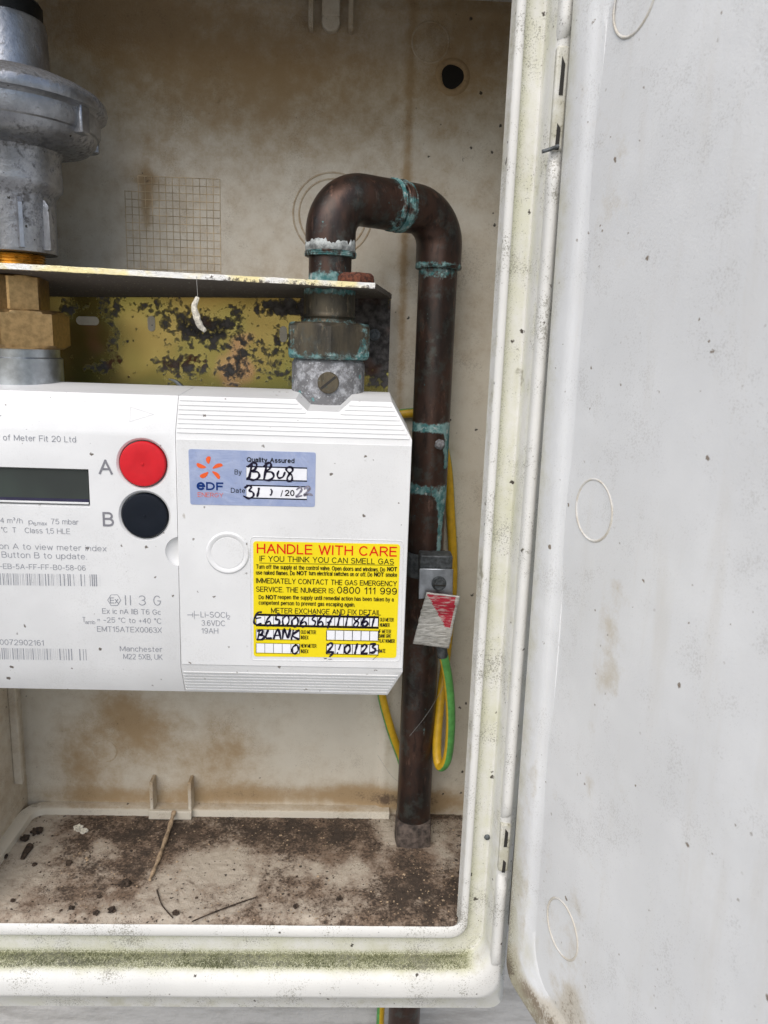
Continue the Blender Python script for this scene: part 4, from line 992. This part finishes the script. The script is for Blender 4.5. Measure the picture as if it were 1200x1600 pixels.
def coll(name, c, d, r, L, pk, mat='copper'):
    b = NB(); d = d.normalized(); P = [c + d * L * (k / 10 - .5) for k in range(11)]
    tube(b, P, lambda i, n: r * (1 - .05 * (abs(i - 5) / 5) ** 4) * (1 + .012 * sin(i * 2.1)), 40)
    for v in b.verts: v.co += v.normal * 0 + Vector((v.co.x - c.x, v.co.y - c.y, v.co.z - c.z)).normalized() * .0007 * mnoise.noise(v.co * 260)
    return obj(name, b, mat, pipe, attrs={'patina': lambda v: pk + .45 * mnoise.noise(v.co * 120 if hasattr(v, 'co') else v * 120)})
# elbows
b = NB(); P = [Vector((UX, UY, at(517, 398, UY).z + .012 * k / 4)) for k in range(4)]; ez = at(517, 400, UY).z
P = [Vector((UX, UY, ez + (ZTOP - RB - ez) * k / 6)) for k in range(6)] + arc(cL, dd, 1)
Lm = LEN * .53
for k in range(1, 7): P.append(cL + dd * (RB + (Lm - RB) * k / 6))
tube(b, P, r1, 44)
lz = ez
obj('elbow', b, 'copper', pipe, attrs={'patina': lambda v: -.02 + .25 * mnoise.noise(v * 55) + .75 * math.exp(-((v.z - lz) / .005) ** 2) * (1 if v.z < ZTOP - .02 else 0) + .6 * math.exp(-(((v - cL).dot(dd) - Lm) / .009) ** 2) * (1 if (v - cL).dot(dd) > .03 else 0)})
b = NB(); P = []
for k in range(6): P.append(cR - dd * (RB + (LEN * .40 - RB) * (1 - k / 6)))
P += [cR - dd * RB * (1 - sin(t)) + Vector((0, 0, -1)) * RB * (1 - cos(t)) for t in [pi / 2 * k / 14 for k in range(15)]]
for k in range(1, 7): P.append(Vector((PX, PY, ZTOP - RB + (zj - ZTOP + RB) * k / 6)))
tube(b, P, r1, 44)
obj('elbow', b, 'copper', pipe, attrs={'patina': lambda v: -.02 + .25 * mnoise.noise(v * 55) + .7 * math.exp(-((v.z - zj) / .003) ** 2) + .6 * math.exp(-(((v - cR).dot(-dd) - LEN * .40) / .010) ** 2) * (1 if (v - cR).dot(-dd) > .03 else 0)})
b = NB(); P = [cL + dd * (LEN * (.46 + .2 * k / 8)) for k in range(9)]; tube(b, P, r0 + .0004, 40)
obj('pipe_joint', b, 'copper', pipe, attrs={'patina': lambda v: .55})
for c, d, r, L, pk in ((cL + dd * Lm, dd, r1 + .0007, .004, .7), (cR - dd * LEN * .395, dd, r1 + .0007, .006, .62), (Vector((PX, PY, zj)), Vector((0, 0, 1)), r1 + .0004, .003, .55), (Vector((UX, UY, ez + .001)), Vector((0, 0, 1)), r1 + .0005, .004, .6)):
    coll('solder_collar', c, d, r, L, pk)
b = NB()
def sq(r, t, h): return r / max(abs(cos(t)), abs(sin(t))) ** .72
lathe(b, [(.0150, FZ - .002), (.0152, FZ + .004), (.0150, FZ + .014), (.0146, FZ + .020), (.0141, FZ + .021)], (PX, PY, 0), 64, rfun=lambda r, t, h: sq(r, t, h) * (1 + .02 * sin(5 * t + h * 300)))
obj('floor_sleeve', b, 'sleeve', pipe)
# white sealant smear on the left elbow
b = NB(); n1_, n2_ = 36, 10; rows = []
for i in range(n1_ + 1):
    a = radians(-165 + 150 * i / n1_); row = []
    for k in range(n2_ + 1):
        hgt = .0075 * (.75 + .35 * mnoise.noise(Vector((i * .6, 5, 0))) + .5 * mnoise.noise(Vector((i * .13, 2, 0)))); z = ez + .0025 + hgt * k / n2_
        th = .0011 * sin(pi * min(1, .08 + .92 * k / n2_)) * (sin(pi * i / n1_) ** .4 if 0 < i < n1_ else 0) + .0002
        row.append(b.verts.new((UX + (r1 + th) * cos(a), UY + (r1 + th) * sin(a), z)))
    rows.append(row)
for p, q in zip(rows, rows[1:]):
    for k in range(n2_): b.faces.new((p[k], p[k + 1], q[k + 1], q[k]))
MAT['sealant'] = simple('grey white sealant', (.33, .35, .34), .75, 0, .6, 200, .0006)
obj('sealant', b, 'sealant', pipe)
# stub through the shelf, neck
zs = .030
b = NB(); tube(b, [(UX, UY, zs + (ez - zs) * k / 20) for k in range(21)], r0, 40)
shz = at(517, 436, -.1).z
obj('pipe_stub', b, 'copper', pipe, attrs={'patina': lambda v: .25 + .6 * math.exp(-((v.z - shz) / .005) ** 2)})
zn1, zn0 = at(515, 503, UY - .028).z, at(515, 562, UY - .030).z
b = NB(); zk = at(515, 450, UY - .015).z
tube(b, [(UX, UY, zn1 - .002 + (.0375 - zn1 + .002) * k / 16) for k in range(17)], lambda i, n: .0172 + (.0010 if i < 3 or i == 4 else 0), 44)
obj('union_tail', b, 'brass_old', pipe, attrs={'patina': lambda v: .12 + .45 * math.exp(-((v.z - zn1) / .004) ** 2) + .6 * math.exp(-((v.z - .036) / .003) ** 2)})
b = NB(); hexnut(b, (UX, UY), .0308, zn0, zn1, radians(27))
bmesh.ops.subdivide_edges(b, edges=[e for e in b.edges if abs(e.verts[0].co.z - e.verts[1].co.z) > .01], cuts=8, use_grid_fill=True)
obj('union_nut', b, 'brass_old', pipe, angle=22, attrs={'patina': lambda v: .2 + .4 * math.exp(-((v.z - zn0) / .006) ** 2) + .25 * math.exp(-((v.z - zn1) / .0015) ** 2) + (.25 if v.x > UX + .02 or v.x < UX - .022 else 0)})
b = NB(); zc = at(515, 640, UY - .025).z
lathe(b, [(.0225, zc - .012), (.0247, zc - .011), (.0247, zn0 - .003), (.0238, zn0 - .0015), (.0225, zn0 + .001)], (UX, UY, 0), 64)
colr = obj('union_collar', b, 'chalk', pipe)
sc = at(513, 598, UY - .0245)
b = NB(); lathe(b, [(.0070, -.002), (.0070, .0012), (.0064, .0018), (.0000001, .0019)], (sc.x, UY - sqrt(.0247 ** 2 - (sc.x - UX) ** 2) - .0004, sc.z), 40, 'y', close=False)
scr = obj('slotted_screw', b, 'brass_old', colr, attrs={'patina': lambda v: .38})
b = NB(); a = radians(40); sy = UY - .0247 - .0024
d1 = Vector((cos(a), 0, sin(a))); d2 = Vector((-sin(a), 0, cos(a))); cS = Vector((sc.x, sy, sc.z)); vs = [cS + d1 * s1 * .0062 + d2 * s2 * .0008 for s1, s2 in ((-1, -1), (1, -1), (1, 1), (-1, 1))]
b.faces.new([b.verts.new(v) for v in vs]); obj('screw_slot', b, 'slot', colr, smooth=False)
# solder bead on the long leg
b = NB(); pb = at(687, 694, PY - .014); ball(b, (pb.x, pb.y - .001, pb.z), .0036, 3, (1, .7, 1), .3, 3); obj('solder_bead', b, 'chalk', pipe)

# ================================================================== INLET UNION + REGULATOR
LX, LY = -.2277, -.085
zz = lambda py, dy=0: at(20, py, LY - dy).z
union = empty('inlet_union', (LX, LY, zz(600)), 'brass hexagon union on a galvanised stub rising from the left of the meter', 'pipe union')
b = NB(); hexnut(b, (LX, LY), .0305, zz(545, .028), zz(482, .028), radians(30)); obj('hex_nut', b, 'brass', union, angle=22)
b = NB(); hexnut(b, (LX, LY), .0190, zz(500), zz(428, .017), radians(28), .0012); obj('hex_tail', b, 'brass', union, angle=22)
b = NB(); zt_, zb_ = zz(540, .02), zz(640, .02)
lathe(b, [(.0215, zb_), (.0250, zb_ + .001), (.0250, zz(560, .025)), (.0232, zz(558, .025)), (.0232, zt_)], (LX, LY, 0), 72); obj('steel_stub', b, 'zinc', union)
reg = empty('gas_regulator', (LX, LY, zz(400)), 'grey cast aluminium gas regulator with wide round diaphragm housing above the bracket', 'gas regulator')
b = NB(); thr = [(.0150, zz(432))]
z = zz(426)
while z < zz(386): thr += [(.0178, z), (.0164, z + .0009)]; z += .0018
lathe(b, thr, (LX, LY, 0), 56); obj('brass_thread', b, 'gold', reg, angle=80)
def lug(r, t, h): return r
b = NB()
lathe(b, [(.018, zz(397)), (.0250, zz(396)), (.0254, zz(390)), (.0256, zz(312)), (.0262, zz(306)), (.0300, zz(296)), (.0306, zz(288)), (.0300, zz(245)), (.0315, zz(238)), (.0400, zz(233)), (.0480, zz(227)), (.0520, zz(216)), (.0530, zz(205))], (LX, LY, 0), 96)
obj('regulator_body', b, 'cast', reg, attrs={'grime_shade': lambda v: .05 + .3 * math.exp(-((v.z - zz(236)) / .008) ** 2) + .3 * math.exp(-((v.z - zz(310)) / .004) ** 2)}, angle=40)
b = NB()
for ang in (-60, -93, -22):
    a = radians(ang); p = Vector((LX + .0262 * cos(a), LY + .0262 * sin(a), 0)); d = Vector((cos(a), sin(a), 0)); t = Vector((-sin(a), cos(a), 0)); vs = []
    for zq, ex in ((zz(392), .0035), (zz(325), .0032), (zz(316), .0005)):
        for s in (-1, 1): vs += [p + t * s * .0022 + Vector((0, 0, zq)) - d * .003, p + t * s * .0012 + d * ex + Vector((0, 0, zq))]
    bv = [b.verts.new(v) for v in vs]
    for k in (0, 4): 
        b.faces.new((bv[k + 1], bv[k + 3], bv[k + 7], bv[k + 5])); b.faces.new((bv[k], bv[k + 1], bv[k + 5], bv[k + 4])); b.faces.new((bv[k + 3], bv[k + 2], bv[k + 6], bv[k + 7]))
    b.faces.new((bv[0], bv[2], bv[3], bv[1]))
obj('casting_ribs', b, 'cast', reg, smooth=False, attrs={'grime_shade': lambda v: -.1})
b = NB()
lathe(b, [(.0500, zz(212)), (.0540, zz(206)), (.0552, zz(200)), (.0552, zz(178)), (.0570, zz(174)), (.0592, zz(172)), (.0598, zz(164)), (.0590, zz(155)), (.0560, zz(146)), (.0500, zz(137)), (.0400, zz(126)), (.0300, zz(120)), (.0270, zz(118))], (LX, LY, 0), 120)
obj('diaphragm_housing', b, 'cast', reg, attrs={'grime_shade': lambda v: .1 + .5 * sstep(zz(168), zz(140), v.z)}, angle=28)
for ang in (-18, 42, 102, 162, 222, 282):
    b = NB(); a = radians(ang); c = Vector((LX + .0555 * cos(a), LY + .0555 * sin(a), 0)); R_ = Matrix.Rotation(a, 3, 'Z'); vs = box(b, -.006, .0020, -.0045, .0045, zz(216), zz(172))
    for v in vs: v.co = R_ @ v.co + c
    obj('rim_lug', b, 'cast', reg, bevel=.0012, attrs={'grime_shade': lambda v: -.05})
b = NB(); lathe(b, [(.0270, zz(128)), (.0264, zz(118)), (.0256, zz(45)), (.0248, zz(34)), (.0236, zz(32))], (LX, LY, 0), 72); obj('spring_tower', b, 'cast', reg, attrs={'grime_shade': lambda v: .05})
b = NB(); lathe(b, [(.0232, zz(40)), (.0236, zz(30)), (.0236, zz(8)), (.0220, zz(2)), (.001, zz(1))], (LX, LY, 0), 60, rfun=lambda r, t, h: r * (1 + .008 * cos(24 * t))); obj('black_cap', b, 'black', reg)

# ================================================================== EARTH CLAMP, TAG, CABLE
clamp = empty('earth_clamp', (PX, PY, -.17), 'grey metal earth clamp strapped round the copper pipe with a screw plate', 'earth clamp')
zk0, zk1 = at(680, 905, -.05).z, at(680, 868, -.05).z
b = NB(); lathe(b, [(r0 + .0003, zk0), (r0 + .0014, zk0), (r0 + .0014, zk1), (r0 + .0003, zk1)], (PX, PY, 0), 48, close=False); obj('strap', b, 'tie', clamp)
kx0, kx1 = at(655, 885, -.06).x, at(706, 885, -.06).x
kz1, kz0 = at(680, 866, -.06).z, at(680, 900, -.06).z
b = NB(); box(b, kx0, kx1, -.064, -.048, kz0, kz1); obj('clamp_block', b, 'tie', clamp, bevel=.0012)
b = NB(); prism_y(b, [(at(654, 929, -.066).x, at(654, 936, -.066).z), (at(707, 930, -.066).x, at(707, 930, -.066).z), (at(708, 889, -.066).x, at(708, 889, -.066).z), (at(655, 888, -.066).x, at(655, 888, -.066).z)], -.0655, -.0668)
obj('clamp_plate', b, 'zinc', clamp, bevel=.0005)
ks = at(686, 912, -.068); b = NB()
lathe(b, [(.0056, 0), (.0056, .0008), (.0042, .0010), (.0042, .0046), (.0036, .0054), (.001, .0056)], (ks.x, -.0668, ks.z), 36, 'y', rfun=lambda r, t, h: r * (1 + (.03 * cos(18 * t) if h > .001 else 0)))
ksc = obj('clamp_screw', b, 'tie', clamp)
b = NB(); vs = box(b, ks.x - .0045, ks.x + .0045, -.0728, -.0722, ks.z - .0006, ks.z + .0006); obj('screw_slot', b, 'slot', ksc, smooth=False)
tagE = empty('warning_tag', (.062, -.07, -.21), 'crumpled white metal tag with worn red triangle hanging from the earth clamp', 'tag')
b = NB(); cr = [at(666, 925, -.071), at(719, 931, -.071), at(701, 1013, -.069), at(645, 1005, -.069)]; nu, nv = 24, 36; rows = []
for j in range(nv + 1):
    row = []
    for i in range(nu + 1):
        u, v = i / nu, j / nv; p = cr[0].lerp(cr[1], u).lerp(cr[3].lerp(cr[2], u), v)
        p.y += -.0006 * sin(v * 9 + u) + .0006 * mnoise.noise(Vector((u * 4, v * 9, 2))) - .003 * (v - .5) ** 2
        if i in (0, nu): p.x += .0006 * mnoise.noise(Vector((i, v * 12, 5)))
        row.append(b.verts.new(p))
    rows.append(row)
for j in range(nv):
    for i in range(nu):
        f = b.faces.new((rows[j][i], rows[j][i + 1], rows[j + 1][i + 1], rows[j + 1][i]))
        u, v = (i + .5) / nu, (j + .5) / nv
        f.material_index = 1 if (v < .62 and v > .02 and u > -.0 + v * 1.28 and u < .93 - .25 * max(0, .3 - v)) else 0
to = obj('tag_plate', b, ['tag', 'tagred'], tagE)
md = to.modifiers.new('thick', 'SOLIDIFY'); md.thickness = .0007
RW = .0037
def cable(name, pts, label, segs=28, tw=.0):
    b = NB(); P = catmull(pts, 10)
    tube(b, P, RW, 24, mats=lambda f: 1 if f < .5 else 0, twist=tw)
    o = obj(name, b, ['green', 'cableyellow'], smooth=True, angle=60); tag(o, label, 'cable'); return o
A_ = lambda px, py, y: tuple(at(px, py, y))
cable('earth_cable', [A_(693, 1024, -.062), A_(700, 1062, -.0625), A_(704, 1110, -.063), A_(703, 1155, -.061), A_(698, 1188, -.058), A_(688, 1198, -.052), A_(683, 1180, -.046), A_(684, 1140, -.040), A_(690, 1080, -.032), A_(700, 1000, -.020), A_(708, 900, -.012), A_(704, 800, -.009), A_(698, 720, -.008), A_(680, 660, -.008), A_(645, 645, -.008), A_(600, 670, -.010), A_(580, 800, -.012), A_(585, 950, -.012), A_(594, 1070, -.012), A_(609, 1135, -.012), A_(628, 1190, -.010), A_(638, 1235, -.008), A_(632, 1300, -.009), (.036, -.011, -.46), (.034, -.012, -.60), (.034, -.012, -.66)],
      'yellow and green striped earth cable looped beside the copper pipe', tw=-.006)
b = NB(); q0, q1 = at(689, 1005, -.0625), at(692, 1026, -.062); tube(b, [q0, q0.lerp(q1, .5), q1], .0042, 20); obj('cable_lug', b, 'tie', clamp)

# ================================================================== SMALL THINGS
b = NB(); P = catmull([A_(272, 1268, -.017), (at(266, 1300, -.03).x, -.035, FZ + .0035), (atz(248, 1345, FZ).x, atz(248, 1345, FZ).y, FZ + .0022), (atz(234, 1378, FZ).x, atz(234, 1378, FZ).y, FZ + .0018)], 8)
tube(b, P, lambda i, n: .0019 - .0007 * i / n + .0003 * sin(i * 1.3), 10)
tag(obj('dry_stalk', b, 'twig'), 'thin dry brown stalk lying from the clip across the dirty cabinet floor', 'stalk')
b = NB(); P = catmull([atz(245, 1390, FZ + .001), atz(252, 1412, FZ + .001), atz(262, 1425, FZ + .001), atz(270, 1434, FZ + .001)], 6); tube(b, P, lambda i, n: .00045 + .0006 * abs(mnoise.noise(Vector((i * .7, 1, 0))) * .5), 8)
tag(obj('root_fibre', b, 'crumb'), 'short dark knotted root fibre on the tray below the dry stalk', 'fibre')
b = NB(); P = catmull([atz(300, 1440, FZ + .001), atz(335, 1425, FZ + .0012), atz(370, 1412, FZ + .001), atz(400, 1402, FZ + .001)], 8); tube(b, P, lambda i, n: .0004 + .0009 * abs(mnoise.noise(Vector((i * .6, 4, 0))) * .6), 8)
tag(obj('root_fibre', b, 'crumb'), 'long dark root fibre lying along the front edge of the tray', 'fibre')
# cocoon hanging from the shelf
coc = empty('insect_cocoon', at(310, 490, -.12), 'pale papery insect cocoon hanging on a thread under the bracket shelf', 'cocoon')
b = NB(); P = catmull([A_(309, 464, -.119), A_(304, 478, -.120), A_(308, 498, -.121), A_(314, 510, -.12), A_(321, 518, -.119)], 8); tube(b, P, lambda i, n: .0007 + .0014 * sin(pi * (i + 1) / (n + 1)) ** .6 * (1 + .12 * mnoise.noise(Vector((i * .5, 0, 0)))), 10)
for v in b.verts: v.co.x += .0006 * mnoise.noise(v.co * 420); v.co.y += .0008 * mnoise.noise(v.co * 380 + Vector((5, 5, 5)))
obj('cocoon_body', b, 'cocoon', coc)
b = NB(); tube(b, [A_(307, 432, -.1185), A_(308, 450, -.119), A_(309, 465, -.119)], .00016, 6); obj('silk_thread', b, 'thread', coc)
# crumbs
CR = [(40, 1312, .0045), (58, 1302, .0055), (6, 1340, .0035), (195, 1383, .0048), (150, 1428, .0026), (155, 1402, .0022), (112, 1420, .0026), (108, 1350, .003), (54, 1352, .0022), (720, 1365, .003), (275, 1428, .003), (175, 1424, .0035), (530, 1405, .0026), (462, 1418, .0028), (20, 1408, .002)]
for k, (px, py, r) in enumerate(CR):
    b = NB(); p = atz(px, py, FZ); r *= .8; ball(b, (p.x, p.y, FZ + r * .45), r, 3, (1, .85, .65), .8, k); o = obj('soil_crumb', b, 'crumb')
    tag(o, 'dark crumb of soil lying on the dirty cabinet floor', 'crumb', 'soil crumbs on the cabinet floor')
b = NB(); p = atz(42, 1330, FZ); tube(b, catmull([atz(47, 1322, FZ + .002), atz(40, 1332, FZ + .002), atz(35, 1342, FZ + .001)], 5), lambda i, n: .003 - .0014 * i / n, 10); tag(obj('bark_chip', b, 'crumb'), 'long dark chip of bark on the left of the tray', 'bark chip')
b = NB(); p = atz(122, 1297, FZ); ball(b, (p.x, p.y, FZ + .002), .0032, 3, (1.2, .8, .8), .9, 5); q = atz(131, 1301, FZ); ball(b, (q.x, q.y, FZ + .0015), .0024, 3, (1.2, .8, .8), .9, 8); tag(obj('paper_scrap', b, 'cocoon'), 'small white crumpled scrap among the dirt at the back of the tray', 'scrap')
b = NB(); rg = random.Random(5)
for i in range(5200):
    x, y = rg.uniform(XL + .012, XR - .008), -rg.uniform(.012, .136)
    if rg.random() > max(.04, fg(Vector((x, y, 0))) - .25): continue
    if (x - PX) ** 2 + (y - PY) ** 2 < .0003: continue
    r = rg.uniform(.00025, .0008) * (1.8 if rg.random() < .06 else 1); a = rg.random() * 6
    vs = [b.verts.new((x + r * s1 * cos(a) * 1.2, y + r * s1 * sin(a) * 1.2, FZ + r * .3)) for s1 in (-1, 1)] + [b.verts.new((x - r * s1 * sin(a), y + r * s1 * cos(a), FZ + r * .25)) for s1 in (-1, 1)] + [b.verts.new((x, y, FZ + r)), b.verts.new((x, y, FZ - r * .4))]
    mi = 1 if rg.random() < .3 else 0
    for f in ((0, 2, 4), (2, 1, 4), (1, 3, 4), (3, 0, 4), (2, 0, 5), (1, 2, 5), (3, 1, 5), (0, 3, 5)): b.faces.new([vs[j] for j in f]).material_index = mi
tag(obj('grit', b, ['crumb', 'twig'], smooth=False), 'fine dark grit and dirt scattered over the cabinet floor', 'grit', kind='stuff')
# cobweb strands
rc = random.Random(2)
for (p, q, sag, lab) in ((A_(640, 1150, -.052), A_(700, 1060, -.055), .004, 'cobweb strand from the copper pipe to the looped cable'), (A_(590, 1180, -.01), A_(640, 1230, -.045), .006, 'cobweb strand between the lower back panel and the pipe foot')):
    b = NB(); p, q = Vector(p), Vector(q); mid = (p + q) / 2 + Vector((0, 0, -sag)); tube(b, catmull([p, mid, q], 8), .00013, 5); tag(obj('cobweb_strand', b, 'thread'), lab, 'cobweb')
